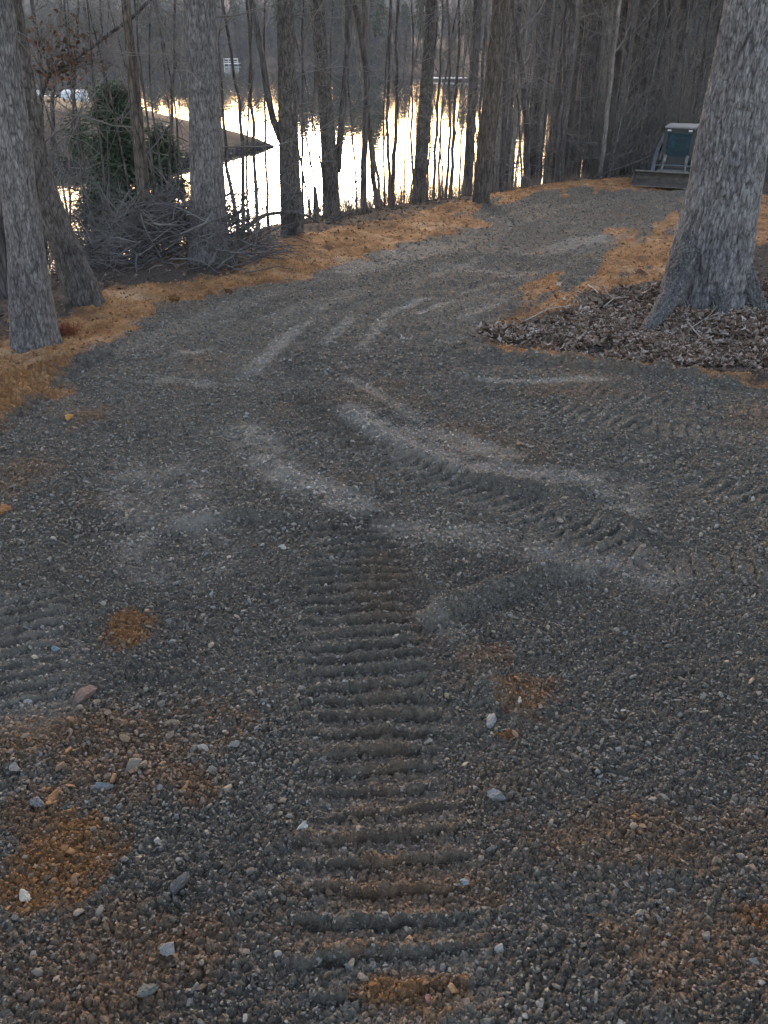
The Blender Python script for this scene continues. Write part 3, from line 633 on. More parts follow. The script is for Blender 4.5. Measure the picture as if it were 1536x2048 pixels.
hero([(71, 688, 104), (63, 600, 84), (53, 500, 71), (40, 400, 68), (24, 250, 64), (6, 100, 60), (-6, -10, 57)], solve_Y(70, 690), 15, M['bark_h2'], 'pale grey scaly-barked trunk nearest the camera on the left edge', 5, .024, .010, [(.1, .25, .2), (3.3, .2, .2), (4.6, .15, .2)], 120, 3, 5, 12, step=.016, vz=.2)
hero([(183, 622, 74), (160, 560, 60), (122, 470, 52), (86, 370, 46), (62, 270, 44), (40, 120, 40), (20, -10, 38)], solve_Y(180, 618) + .1, 14, M['bark_h3'], 'dark trunk leaning left, close behind the pale scaly left trunk', 8, .035, .02, [(0, .2, .25), (3, .25, .25)], 80, 3, 5, 12)
hero([(299, 526, 34), (294, 460, 27), (287, 380, 25), (278, 290, 24), (268, 180, 22), (257, 70, 18), (250, -10, 16)], solve_Y(298, 528), 12, M['hero_c'], 'slender brown trunk with peeling bark left of the thick pale trunk', 9, .03, .008, [(0, .4, .12), (2, .3, .12), (4, .4, .12)], 36, 5, 4, 12)
hero([(421, 524, 92), (419, 500, 80), (417, 430, 70), (413, 330, 66), (408, 200, 63), (402, 80, 63), (397, -10, 62)], solve_Y(420, 526), 17, M['bark_h2'], 'thick grey trunk standing at the end of the brush pile', 12, .032, .014, [(5.6, .3, .2), (4.2, .25, .25), (3.2, .2, .2), (.2, .3, .2)], 100, 6, 4.5, 14, step=.022)
hero([(585, 466, 44), (584, 430, 41), (580, 350, 38), (577, 250, 36), (574, 120, 32), (571, -10, 30)], solve_Y(585, 468), 16, M['bark_h3'], 'dark forked trunk whose crooked limb splits off at water height', 14, .035, .018, [(5.5, .2, .2), (3.6, .2, .2)], 60, 5, 4, 14, extra=[([(574, 300, 16), (560, 275, 15), (545, 235, 14), (534, 180, 13), (524, 110, 12), (512, 50, 12), (502, -10, 12)], M['hero_b'])])
hero([(664, 432, 40), (662, 400, 35), (660, 330, 34), (653, 230, 30), (644, 120, 26), (637, -10, 24)], solve_Y(664, 436), 15, M['bark_h3'], 'grey-brown trunk with a thin second stem on its right side above the stump post', 17, .035, .016, [(5, .2, .2)], 50, 5, 4, 12, extra=[([(676, 345, 13), (682, 260, 13), (691, 160, 13), (698, 60, 12), (701, -10, 11)], M['hero_b'])])
hero([(838, 402, 29), (840, 350, 26), (845, 270, 26), (852, 170, 24), (858, 80, 21), (862, -10, 20)], solve_Y(838, 404), 16, M['bark_h3'], 'straight dark brown trunk left of the grey silt patch on the bank', 19, .035, .014, None, 44, 6, 4.5, 12, name='pine_tree')
hero([(962, 406, 34), (966, 350, 31), (972, 290, 31), (984, 190, 31), (994, 90, 31), (1003, -10, 30)], solve_Y(962, 408), 17, M['hero_c'], 'tall brown trunk standing alone in orange clay beside the upper drive', 21, .035, .012, None, 44, 6, 4.5, 14, name='pine_tree')
hero([(934, 382, 20), (938, 320, 19), (943, 220, 18), (949, 110, 18), (956, -10, 18)], solve_Y(934, 384), 15, M['hero_b'], 'dark trunk just left of the lone brown trunk in the clay', 22, .035, .01, None, 32, 5, 4.5, 12)

# smaller trunks placed one by one: (centre line, extra distance past the bank edge, material, label)
ED = dict(px=[-100, 0, 200, 400, 600, 800, 960, 1100, 1240, 1536], d=[8.5, 9.2, 11.2, 12.8, 15.6, 19.6, 22.6, 26, 29, 33])
def edge_d(px): return float(np.interp(px, ED['px'], ED['d']))
SM = [
 ([(479, 462, 11), (470, 420, 9), (459, 360, 8), (452, 320, 7), (446, 220, 6), (438, 100, 5)], 1.5, 'hero_b', 'left stem of the thin forked pair right of the thick grey trunk'),
 ([(482, 460, 9), (489, 400, 9), (487, 350, 8), (483, 250, 7), (470, 150, 6)], 1.6, 'hero_b', 'right stem of the thin forked pair right of the thick grey trunk'),
 ([(518, 480, 9), (513, 410, 8), (508, 340, 7), (505, 270, 7), (503, 170, 6), (498, 60, 5)], 1.0, 'hero_b', 'slim straight sapling crossing the lake left of the dark forked trunk'),
 ([(539, 472, 8), (534, 410, 6), (531, 330, 5), (530, 230, 5), (528, 100, 4)], 1.2, 'hero_b', 'very thin sapling close to the left of the dark forked trunk'),
 ([(608, 460, 6), (606, 400, 5), (604, 300, 5), (603, 180, 4), (604, 60, 4)], 1.0, 'hero_b', 'wiry sapling close to the right of the dark forked trunk'),
 ([(731, 442, 15), (729, 400, 13), (728, 340, 13), (731, 250, 12), (733, 150, 12), (722, 60, 11), (705, -10, 11)], .6, 'hero_b', 'dark middle-sized trunk, left one of the pair between lake and weeds'),
 ([(758, 430, 11), (752, 390, 10), (745, 340, 10), (738, 250, 9), (735, 160, 8), (728, 60, 7)], .6, 'hero_c', 'dark stem bending up to join its left neighbour at mid-water'),
 ([(716, 438, 5), (713, 390, 4), (709, 330, 4), (700, 230, 4)], 1.0, 'hero_b', 'hair-thin sapling left of the pair between lake and weeds'),
 ([(746, 300, 6), (735, 240, 7), (722, 150, 8), (710, 80, 8), (697, -10, 8)], 4, 'wood_p', 'pale leaning bare trunk in front of the dark far shore'),
 ([(769, 428, 5), (769, 370, 4), (767, 300, 4), (768, 200, 4), (775, 90, 3)], 1.0, 'hero_b', 'thin sapling left of the twin dark stems in the weeds'),
 ([(780, 420, 8), (780, 370, 7), (776, 310, 6), (775, 230, 6), (778, 120, 6), (781, -10, 5)], .8, 'hero_b', 'left of the twin dark stems rising from the weeds'),
 ([(785, 420, 10), (786, 350, 9), (791, 300, 8), (793, 230, 7), (793, 100, 7), (796, -10, 6)], .9, 'hero_b', 'right of the twin dark stems rising from the weeds'),
 ([(827, 405, 6), (826, 350, 5), (823, 290, 5), (824, 200, 4), (826, 60, 4)], 1.0, 'hero_b', 'thin sapling hugging the left of the straight dark brown trunk'),
 ([(854, 390, 5), (857, 340, 4), (860, 280, 4), (862, 180, 4)], 1.5, 'hero_b', 'thin sapling hugging the right of the straight dark brown trunk'),
 ([(868, 382, 6), (870, 320, 6), (873, 250, 6), (880, 140, 5), (885, 40, 4)], 1.5, 'wood_g', 'first of the slim stems between the two tall brown trunks, from the left'),
 ([(879, 380, 5), (880, 320, 5), (882, 240, 4), (893, 140, 4), (908, 50, 4)], 2, 'wood_g', 'second of the slim stems between the two tall brown trunks, from the left'),
 ([(892, 384, 6), (896, 330, 6), (900, 260, 5), (899, 150, 5), (897, 30, 4)], 1.2, 'hero_b', 'third of the slim stems between the two tall brown trunks, from the left'),
 ([(901, 383, 8), (905, 330, 7), (908, 260, 6), (914, 150, 6), (918, 30, 5)], 1.2, 'hero_b', 'fourth of the slim stems between the two tall brown trunks, from the left'),
 ([(919, 378, 4), (921, 320, 4), (925, 220, 3), (928, 90, 3)], 3, 'wood_p', 'pale hair-thin stem left of the dark trunk near the upper clay'),
 ([(952, 372, 6), (957, 300, 6), (962, 200, 6), (968, 90, 6), (975, -10, 5)], 3, 'wood_g', 'grey stem seen between the dark trunk and the lone brown trunk'),
 ([(1003, 372, 12), (1005, 320, 12), (1009, 230, 12), (1012, 130, 11), (1014, -10, 10)], .6, 'hero_b', 'dark trunk right of the lone brown trunk in the clay'),
 ([(1018, 370, 6), (1026, 300, 7), (1036, 200, 7), (1050, 90, 6), (1060, -10, 5)], 2, 'wood_p', 'pale slim trunk leaning right behind the upper clay bank'),
 ([(1052, 366, 15), (1054, 310, 14), (1054, 240, 13), (1046, 150, 12), (1036, 80, 11), (1024, -10, 10)], .6, 'hero_b', 'dark trunk that bends left going up, at the crest of the clay'),
 ([(1046, 368, 4), (1042, 320, 4), (1040, 280, 3), (1035, 200, 3)], .6, 'hero_b', 'black wiry sapling leaning against the bent dark trunk'),
 ([(1080, 362, 6), (1085, 300, 6), (1094, 200, 6), (1108, 60, 5)], 2.5, 'wood_g', 'slim grey trunk in the gap right of the bent dark trunk'),
 ([(1092, 362, 7), (1098, 310, 7), (1108, 220, 7), (1121, 110, 6), (1133, -10, 6)], 1.5, 'hero_b', 'leaning dark stem, left one of three close together at the crest'),
 ([(1104, 360, 6), (1110, 300, 6), (1118, 240, 6), (1128, 150, 5), (1130, 60, 5)], 2, 'hero_b', 'leaning dark stem, middle one of three close together at the crest'),
 ([(1117, 360, 15), (1122, 310, 15), (1131, 220, 14), (1139, 120, 14), (1148, -10, 13)], .8, 'hero_b', 'stout dark trunk, right one of three close together at the crest'),
 ([(1150, 358, 6), (1158, 290, 6), (1169, 180, 5), (1178, 60, 5)], 4, 'wood_g', 'slim grey stem right of the three dark trunks at the crest'),
 ([(1172, 357, 9), (1180, 280, 9), (1192, 170, 9), (1200, 60, 8), (1205, -10, 8)], 3, 'hero_b', 'dark trunk left of the pale birch-like stem'),
 ([(1200, 352, 9), (1208, 290, 9), (1220, 180, 8), (1230, 80, 7), (1240, -10, 7)], 1.2, 'wood_p', 'pale smooth stem left of the brush by the loader'),
 ([(1219, 352, 14), (1230, 270, 14), (1244, 180, 13), (1258, 90, 12), (1270, -10, 12)], 2, 'wood_g', 'grey leaning trunk just right of the pale smooth stem'),
 ([(1285, 330, 14), (1297, 230, 14), (1311, 130, 14), (1324, 30, 13), (1330, -10, 13)], 4, 'hero_b', 'dark trunk rising behind the left side of the loader'),
 ([(1318, 300, 10), (1332, 240, 12), (1350, 150, 12), (1368, 80, 12), (1392, -10, 11)], 3, 'hero_b', 'dark trunk leaning right directly above the loader cab'),
 ([(1335, 300, 12), (1345, 200, 14), (1356, 110, 15), (1368, -10, 15)], 5, 'wood_g', 'grey trunk crossing behind the leaning one above the loader'),
 ([(1390, 250, 7), (1400, 190, 7), (1409, 110, 7), (1416, 50, 7), (1427, -10, 7)], 2.5, 'hero_b', 'thin curved dark trunk between loader and the massive oak'),
 ([(1432, 160, 20), (1440, 90, 20), (1442, 40, 22), (1438, -10, 24)], 5, 'hero_b', 'stout dark trunk half hidden behind the massive oak'),
 ([(1528, 330, 26), (1534, 250, 26), (1545, 100, 24)], -4, 'hero_b', 'dark trunk at the right edge of the view beyond the massive oak'),
 ([(8, 560, 34), (4, 460, 30), (-6, 300, 28), (-18, 100, 26)], .5, 'bark', 'dark trunk at the left edge behind the scaly trunk'),
 ([(84, 560, 12), (82, 330, 10), (80, 220, 9), (84, 170, 9), (98, 150, 8), (118, 140, 7)], 3, 'hero_b', 'crooked dark tree holding rusty brown leaves at upper left'),
 ([(143, 480, 5), (140, 330, 4), (146, 200, 4), (155, 80, 4)], 4, 'hero_c', 'slim brown stem behind the evergreen, left of its centre'),
 ([(215, 470, 6), (213, 330, 5), (208, 200, 5), (205, 60, 4)], 6, 'hero_b', 'dark slim stem rising through the evergreen at left'),
 ([(340, 500, 7), (337, 380, 6), (342, 240, 6), (346, 120, 5), (350, -10, 5)], 3, 'hero_b', 'thin dark stem between the peeling trunk and the thick grey trunk'),
 ([(354, 470, 5), (357, 380, 4), (352, 280, 3), (362, 150, 3)], 5, 'wood_p', 'pale wisp of a stem left of the thick grey trunk'),
 ([(112, 500, 8), (104, 330, 8), (108, 170, 8), (118, 60, 7), (122, -10, 7)], 6, 'wood_g', 'grey trunk behind the leaf cluster at upper left'),
 ([(85, 480, 8), (86, 300, 8), (84, 150, 8), (70, 40, 8), (60, -10, 8)], 9, 'wood_g', 'grey trunk leaning left above the crooked leafy tree'),
 ([(188, 300, 5), (190, 200, 5), (178, 100, 6), (166, -10, 6)], 14, 'wood_g', 'distant grey trunk above the evergreen at upper left'),
]
def small_tree(pl, ex, mk, label, i):
    rng = np.random.default_rng(100 + i); px = pl[0][0]
    Y = edge_d(px) + ex
    pts, rad = px_line(pl, Y)
    h = float(np.clip(rad[0] * 90 + 4, 5, 15)); pts, rad = finish(pts, rad, h, rng, .06)
    base = pts[0].copy(); e = empty('bare_tree', base, label, 'tree', 'slimmer trees on the bank and in the wood')
    mat = M['hero_b'] if mk == 'bark' else M[mk]
    # resample with small kinks
    arc = np.concatenate([[0], np.cumsum(np.linalg.norm(np.diff(pts, axis=0), axis=1))]); t = np.arange(0, arc[-1], .35)
    q = np.stack([np.interp(t, arc, pts[:, k]) for k in range(3)], 1); r = np.interp(t, arc, rad); q[2:] += rng.normal(0, .012, (len(q) - 2, 3)) * [1, 1, 0]
    mb = MB(); mb.tube(q - base, r, 9); mb.build('trunk', mat, e, True)
    mb = MB(); crown(mb, q - base, r, rng, min(3.0, h * .4), 9, 3, h * .24, 5, .8); mb.build('crown', M['twig'], e)
    return e, q
for i, a in enumerate(SM):
    e, q = small_tree(*a, i)
    if 'rusty brown leaves' in a[3]:
        rng = np.random.default_rng(4); Y = edge_d(84) + 3; c = at_y(120, 112, Y); n = 420
        p = c + rng.normal(size=(n, 3)) * [.28, .3, .22]; tm = [np.array([(-1, 0, 0), (0, -.5, .1), (1, 0, 0), (0, .5, .15)])]
        V, Fc, C = scatter(p - np.array(e.location), rng.uniform(.03, .06, n), tm, np.array([(0, 1, 2, 3)]), rng, np.array([.09, .05, .035]) * rng.uniform(.5, 1.6, (n, 1)), 1.2)
        mesh_obj('foliage', V, Fc, M['leaf'], e, False, {'tint': C})
        mb = MB(); 
        for k in range(7): branch(mb, at_y(98, 150, Y) - np.array(e.location), (rng.uniform(-.2, 1), rng.normal(), rng.uniform(.1, .9)), .9, .02, 0, rng, 5, 4)
        mb.build('branch', M['twig'], e)

# stump post
x, Y = at_y(630, 440, edge_d(630) + .7)[0], edge_d(630) + .7
mb = MB(); pts, rad = px_line([(630, 440, 9), (630, 410, 8), (629, 373, 7)], Y); pts[0, 2] = min(pts[0, 2], float(H(x, Y))) - .2; b0 = pts[0].copy(); mb.tube(pts - b0, rad, 9)
o = mb.build('tree_stump', M['hero_b']); o.location = b0; tag(o, 'thin snapped-off stump post standing against the bright water', 'stump')

# ------------------------------------------------------------------ wood fill (copies)
trng = np.random.default_rng(33)
def proto(name, gen, mat, tmat=None):
    e = bpy.data.objects.new(name, None); COL.objects.link(e)
    tb, cb = gen; tb.build('trunk', mat, e, True); cb.build('crown', tmat or M['twig'], e); return e
tall = [proto('bare_tree', tree_mesh(15, .15, trng, .33, 16, 8, trng.uniform(-.02, .06)), M[['wood_g', 'hero_b', 'wood_g', 'wood_p'][k]]) for k in range(4)]
sap = [proto('sapling', tree_mesh(trng.uniform(4.5, 7), .035, trng, .15, 16, 6, trng.uniform(-.08, .1), .05, 4, blen=.3), M[['wood_g', 'hero_b', 'wood_p'][k % 3]]) for k in range(4)]
def shrub_mesh(rng, h, n):
    tb, cb = MB(), MB()
    for k in range(n):
        a = rng.uniform(0, 6.28); p = (rng.normal(0, .25), rng.normal(0, .25), -.1); d = (math.cos(a) * .45, math.sin(a) * .45, 1)
        pts = wander(p, d, h * rng.uniform(.5, 1), 6, rng, .12, .0, .08); tb.tube(pts, np.linspace(.009, .003, 7), 3, False)
        for j in range(5):
            q = pts[rng.integers(2, 6)]; b_ = rng.uniform(0, 6.28); branch(cb, q, (math.cos(b_), math.sin(b_), .5), h * .3, .004, 1, rng, 3, 3)
    return tb, cb
shr = [proto('bush', shrub_mesh(trng, h, n), M['twig'], M['twig']) for h, n in ((2.2, 14), (3.4, 18), (1.5, 12), (4.2, 20))]
under = [proto('sapling', tree_mesh(trng.uniform(5, 6.5), .02, trng, .42, 16, 0, trng.uniform(-.08, .1), .04, 5, blen=.26), M['hero_b']) for k in range(4)]
placed = {'t': 0, 's': 0, 'b': 0, 'u': 0}
def place(kind, protos, x, y, sc_, rz, label, cat, group):
    key = kind; k = placed[key]; placed[key] += 1
    src = protos[k % len(protos)]
    o = src if k < len(protos) else copy_tree(src)
    o.location = (x, y, float(H(x, y))); o.rotation_euler = (0, 0, rz); o.scale = (sc_,) * 3; tag(o, label, cat, group)
def wood():
    rng = np.random.default_rng(55)
    def drive_clear(x, y): return inside(np.array([x]), np.array([y]), GRAVEL)[0] < -1.0 and inside(np.array([x]), np.array([y]), CLAY)[0] < -.3
    # right-hand wood behind the loader
    n = 0; tries = 0
    while n < 58 and tries < 4000:
        tries += 1
        px = rng.uniform(1110, 1750) if n > 8 else rng.uniform(980, 1100); d = rng.uniform(edge_d(px) + 3, 64 if px > 1150 else 44); x = (px - 768) / 1700 * (.872 * d + 2.5); y = d
        if H(x, y) < LAKE + .1 or not drive_clear(x, y): continue
        place('t', tall, x, y, rng.uniform(.7, 1.15), rng.uniform(0, 6.28), 'bare grey trunk among many in the wood beyond the loader and upper drive', 'tree', 'trees in the wood beyond the drive'); n += 1
    n = 0; tries = 0
    while n < 130 and tries < 4000:
        tries += 1
        px = rng.uniform(1140, 1700) if n > 22 else rng.uniform(960, 1140); d = rng.uniform(edge_d(px) + 1.0, 55 if px > 1150 else 42); x = (px - 768) / 1700 * (.872 * d + 2.5); y = d
        if H(x, y) < LAKE + .1 or not drive_clear(x, y): continue
        place('s', sap, x, y, rng.uniform(.6, 1.2), rng.uniform(0, 6.28), 'thin bare sapling in the wood beyond the loader and upper drive', 'sapling', 'saplings in the wood beyond the drive'); n += 1
    n = 0; tries = 0
    while n < 130 and tries < 4000:
        tries += 1
        px = rng.uniform(1175, 1650); d = rng.uniform(edge_d(px) + 2.2, 50); x = (px - 768) / 1700 * (.872 * d + 2.5); y = d
        if H(x, y) < LAKE + .1 or not drive_clear(x, y): continue
        place('b', shr, x, y, rng.uniform(.7, 1.3), rng.uniform(0, 6.28), 'tangled bare bush in the wood beyond the loader', 'bush', 'bushes in the wood beyond the drive'); n += 1
    # left, on the slope
    for k in range(16):
        px = rng.uniform(-250, 190); d = edge_d(px) + rng.uniform(5, 26); x = (px - 768) / 1700 * (.872 * d + 2.5)
        if H(x, d) < LAKE + .1: continue
        place('t', tall, x, d, rng.uniform(.6, .95), rng.uniform(0, 6.28), 'bare grey tree on the slope at the far left, behind the scaly trunk', 'tree', 'trees on the left slope')
    for k in range(18):
        px = rng.uniform(-200, 140); d = edge_d(px) + rng.uniform(3, 13); x = (px - 768) / 1700 * (.872 * d + 2.5)
        if H(x, d) < LAKE + .1: continue
        place('s', sap, x, d, rng.uniform(.4, .8), rng.uniform(0, 6.28), 'thin bare sapling on the left slope behind the brush pile', 'sapling', 'saplings on the left slope')
    for k in range(34):
        px = rng.uniform(-200, 200); d = edge_d(px) + rng.uniform(1.5, 9); x = (px - 768) / 1700 * (.872 * d + 2.5)
        if H(x, d) < LAKE + .1: continue
        place('b', shr, x, d, rng.uniform(.6, 1.0), rng.uniform(0, 6.28), 'tangled bare bush on the left slope behind the leaning trunk', 'bush', 'bushes on the left slope')
    k = 0
    for k in range(34):
        px = rng.uniform(150, 1010); d = edge_d(px) + rng.uniform(.8, 5.5); x = (px - 768) / 1700 * (.872 * d + 1.9)
        if H(x, d) < LAKE + .1: continue
        place('u', under, x, d, rng.uniform(.75, 1.25), rng.uniform(0, 6.28), 'wiry sapling with fine twigs among the trunks along the lake bank', 'sapling', 'wiry saplings along the lake bank')
    # right of the mound and behind camera view edges
    for k in range(6):
        x = rng.uniform(9.5, 16); y = rng.uniform(9, 22)
        place('t', tall, x, y, rng.uniform(.9, 1.2), rng.uniform(0, 6.28), 'bare tree standing right of the drive beyond the massive oak', 'tree', 'trees right of the drive')
wood()

# ------------------------------------------------------------------ evergreen at left
def evergreen(px, py_top, py_bot, halfw_px, Y, label, seed, dens=1.0):
    rng = np.random.default_rng(seed); top = at_y(px, py_top, Y); bot = at_y(px, py_bot, Y); x = top[0]; g = float(H(x, Y)); dep = Y * CP + (HC - bot[2]) * SP; R = halfw_px / F * dep
    h = top[2] - g; e = empty('evergreen_tree', (x, Y, g), label, 'tree')
    mb = MB(); mb.tube([(0, 0, -.3), (.05, 0, h * .5), (0, 0, h)], [.07, .045, .01], 7); mb.build('trunk', M['hero_b'], e, True)
    bb = MB(); P_ = []; D_ = []
    for i in range(int(70 * dens)):
        t = rng.uniform(.05, 1) ; z = h * t; a = rng.uniform(0, 6.283); ln = R * (1.15 - t) ** .7 * rng.uniform(.6, 1.2)
        pts = wander((0, 0, z), (math.cos(a), math.sin(a), .15), ln, 5, rng, .1, .03); bb.tube(pts, np.linspace(.012, .003, 6), 3, False)
        m = int(90 * ln / R + 20); tt = rng.uniform(.15, 1, m) * 5; k = np.minimum(tt.astype(int), 4); q = pts[k] + (pts[k + 1] - pts[k]) * (tt - k)[:, None]
        P_.append(q + rng.normal(0, .09, (m, 3)) * [1, 1, .5]); 
    bb.build('branch', M['twig'], e)
    p = np.vstack(P_); n = len(p); tm = [np.array([(-1, -.13, 0), (1, -.03, .25), (1, .03, .25), (-.8, .13, 0)]), np.array([(-1, 0, -.1), (1, -.05, -.2), (1.1, .05, -.1), (-1, .1, .1)])]
    V, Fc, C = scatter(p, rng.uniform(.06, .13, n), tm, np.array([(0, 1, 2, 3)]), rng, np.array([.05, .078, .05]) * rng.uniform(.4, 1.6, (n, 1)), 1.0)
    mesh_obj('foliage', V, Fc, M['needle'], e, False, {'tint': C})
evergreen(222, 176, 400, 105, 16.5, 'dark green young evergreen behind the brush pile, the wider one', 71, 2.6)
evergreen(322, 262, 392, 46, 17.0, 'small dark evergreen between the peeling trunk and the thick grey trunk', 72, 1.0)
evergreen(150, 230, 430, 60, 19, 'feathery green-brown evergreen left of the wider one', 73, .8)

# ------------------------------------------------------------------ brush pile, fallen limb, weeds
def brush_pile():
    rng = np.random.default_rng(81); mb = MB(); cx, cy = P(322, 548)[0], P(300, 548)[1] + .8; g = float(H(cx, cy))
    for i in range(900):
        x = rng.uniform(-1.25, 1.15); y = rng.normal(0, .4) + .2; hh = .8 * math.exp(-(x / 1.1) ** 4) * rng.uniform(0, 1); z = max(float(H(cx + x, cy + y)) - g, -.35) + hh
        a = rng.normal(.15, .6) + (math.pi if rng.uniform() < .4 else 0); ln = rng.uniform(.25, .95); r = rng.choice([.005, .007, .01, .017], p=[.4, .35, .2, .05])
        pts = wander((x, y, z), (math.cos(a), math.sin(a) * .6, rng.normal(.25, .45)), ln, 5, rng, .22, .0, .16); mb.tube(pts, np.linspace(r, r * .35, 6), 4, False)
        if rng.uniform() < .6:
            q = pts[2]; pts = wander(q, (math.cos(a + .7), math.sin(a + .7), .5), ln * .5, 4, rng, .2); mb.tube(pts, np.linspace(r * .6, r * .25, 5), 3, False)
    for i in range(70):                            # branches springing up out of it
        x = rng.uniform(-1.2, 1.1); y = rng.normal(.4, .3); z = max(float(H(cx + x, cy + y)) - g, -.3) + .4; a = rng.uniform(-.5, 3.6)
        branch(mb, (x, y, z), (math.cos(a), .3, rng.uniform(.5, 1.4)), rng.uniform(.6, 1.25), .009, 1, rng, 5, 3, 0, .2, .1)
    o = mb.build('brush_pile', M['brush']); o.location = (cx, cy, g); tag(o, 'tangled dark heap of cut branches at the water side of the verge', 'brush pile')
M['brush'] = simple('brush_wood', (.065, .06, .062), .9, 0, .4, 3, 0, col2=(.16, .15, .15))
brush_pile()
rng = np.random.default_rng(90); Y = edge_d(560) + .2
mb = MB(); pts, rad = px_line([(452, 478, 10), (490, 455, 9), (530, 430, 8), (560, 425, 7), (590, 424, 6), (615, 432, 5), (640, 446, 4)], 14.2); mb.tube(pts - pts[0], rad, 8)
for k in range(12): q = pts[rng.integers(1, 6)] - pts[0]; branch(mb, q, (rng.normal(), abs(rng.normal()) * .6, rng.uniform(-.1, .9)), rng.uniform(.2, .5), .007, 1, rng, 3, 3, 0, .2)
o = mb.build('fallen_branch', M['wood_g']); o.location = pts[0]; tag(o, 'fallen grey limb propped from the thick grey trunk to the dark forked trunk', 'branch')
mb = MB(); pts, rad = px_line([(650, 448, 5), (672, 440, 5), (690, 430, 4), (712, 423, 3)], 15.8); mb.tube(pts - pts[0], rad, 6)
for k in range(5): branch(mb, pts[rng.integers(0, 3)] - pts[0], (rng.normal(), 0, .8), .5, .008, 1, rng, 4, 3)
o = mb.build('fallen_branch', M['wood_g']); o.location = pts[0]; tag(o, 'short broken branch lying at the foot of the double-stemmed trunk', 'branch')
Yb = 28.0
mb = MB(); pts, rad = px_line([(1185, 357, 4), (1215, 345, 5), (1250, 333, 5), (1290, 318, 4), (1320, 300, 3)], Yb); mb.tube(pts - pts[0], rad, 6)
for k in range(9): branch(mb, pts[rng.integers(0, 4)] - pts[0], (rng.normal(), 0, .8), .8, .01, 1, rng, 4, 3)
o = mb.build('fallen_branch', M['wood_g']); o.location = pts[0]; tag(o, 'long thin fallen limb sloping up to the left of the loader', 'branch')
# twigs lying about on the mound and verge
TW = [([(1345, 615, 3), (1362, 640, 4), (1385, 672, 4), (1405, 685, 3), (1425, 680, 3)], 'curved pale stick lying at the foot of the massive oak'), ([(1052, 650, 3), (1085, 632, 4), (1100, 628, 3), (1140, 627, 3)], 'thin tan stick at the tip of the leaf pile'),
      ([(1175, 578, 4), (1185, 594, 4), (1195, 600, 3)], 'short bleached stick standing at the edge of clay and leaves'), ([(1205, 628, 3), (1225, 618, 4), (1255, 612, 3)], 'pale stick on the leaves left of the oak root'), ([(1375, 670, 3), (1405, 652, 3), (1440, 640, 3)], 'grey stick crossing the curved one below the oak')]
for pl, lab in TW:
    pts = []; rr = []
    for px, py, w in pl:
        x, y = P(px, py); pts.append((x, y, surf_z(x, y) + .02 + rng.uniform(0, .03))); rr.append(w / 2 / F * (y * CP + 1.2))
    pts = np.array(pts); mb = MB(); mb.tube(pts - pts[0], np.array(rr) * .65, 6)
    for k in range(3): branch(mb, pts[1] - pts[0], (rng.normal(), rng.normal(), .3), .18, .003, 1, rng, 3, 3)
    o = mb.build('stick', M['stick']) if 'stick' in M else mb.build('stick', M.setdefault('stick', simple('stick_pale', (.3, .27, .24), .85))); o.location = pts[0]; tag(o, lab, 'stick', 'sticks lying on the leaves')
def weeds():
    rng = np.random.default_rng(95); V = []; Fq = []; C = []; n0 = 0
    mb = MB()
    for i in range(2600):
        px = rng.choice([rng.uniform(610, 960), rng.uniform(960, 1180), rng.uniform(-60, 560)], p=[.62, .2, .18]); d = edge_d(px) + rng.uniform(.0, 3.6); x = (px - 768) / 1700 * (.872 * d + 1.8)
        h = rng.uniform(.2, .62) * (1.1 if 640 < px < 960 else .6); z = float(H(x, d)) - .03
        pts = wander((x, d, z), (rng.normal(0, .3), rng.normal(0, .3), 1), h, 3, rng, .15); mb.tube(pts, [.005, .004, .003, .002], 3, False)
        for j in range(2):
            q = pts[rng.integers(1, 4)]; mb.tube([q, q + rng.normal(0, .08, 3) + [0, 0, .1]], [.003, .001], 3, False)
    o = mb.build('dry_weeds', M['weed']); tag(o, 'dry brown weed stems along the top of the bank', kind='stuff')
M['weed'] = simple('dry_weed', (.16, .13, .11), .9, 0, .4, 2, 0)
weeds()
# rust-coloured root clump at the foot of the left trunk
rng = np.random.default_rng(97); x, y = P(122, 672); mb = MB()
for i in range(500):
    a = rng.uniform(0, 6.28); pts = wander((rng.normal(0, .07), rng.normal(0, .05), .02), (math.cos(a), math.sin(a), rng.uniform(.1, 1.2)), rng.uniform(.07, .17), 3, rng, .3); mb.tube(pts, [.004, .003, .002, .001], 3, False)
o = mb.build('root_clump', simple('rusty_needles', (.17, .06, .03), .9, 0, .5, 30, 0)); o.location = (x, y, surf_z(x, y)); tag(o, 'rust red clump of torn roots at the foot of the pale scaly trunk', 'root clump')

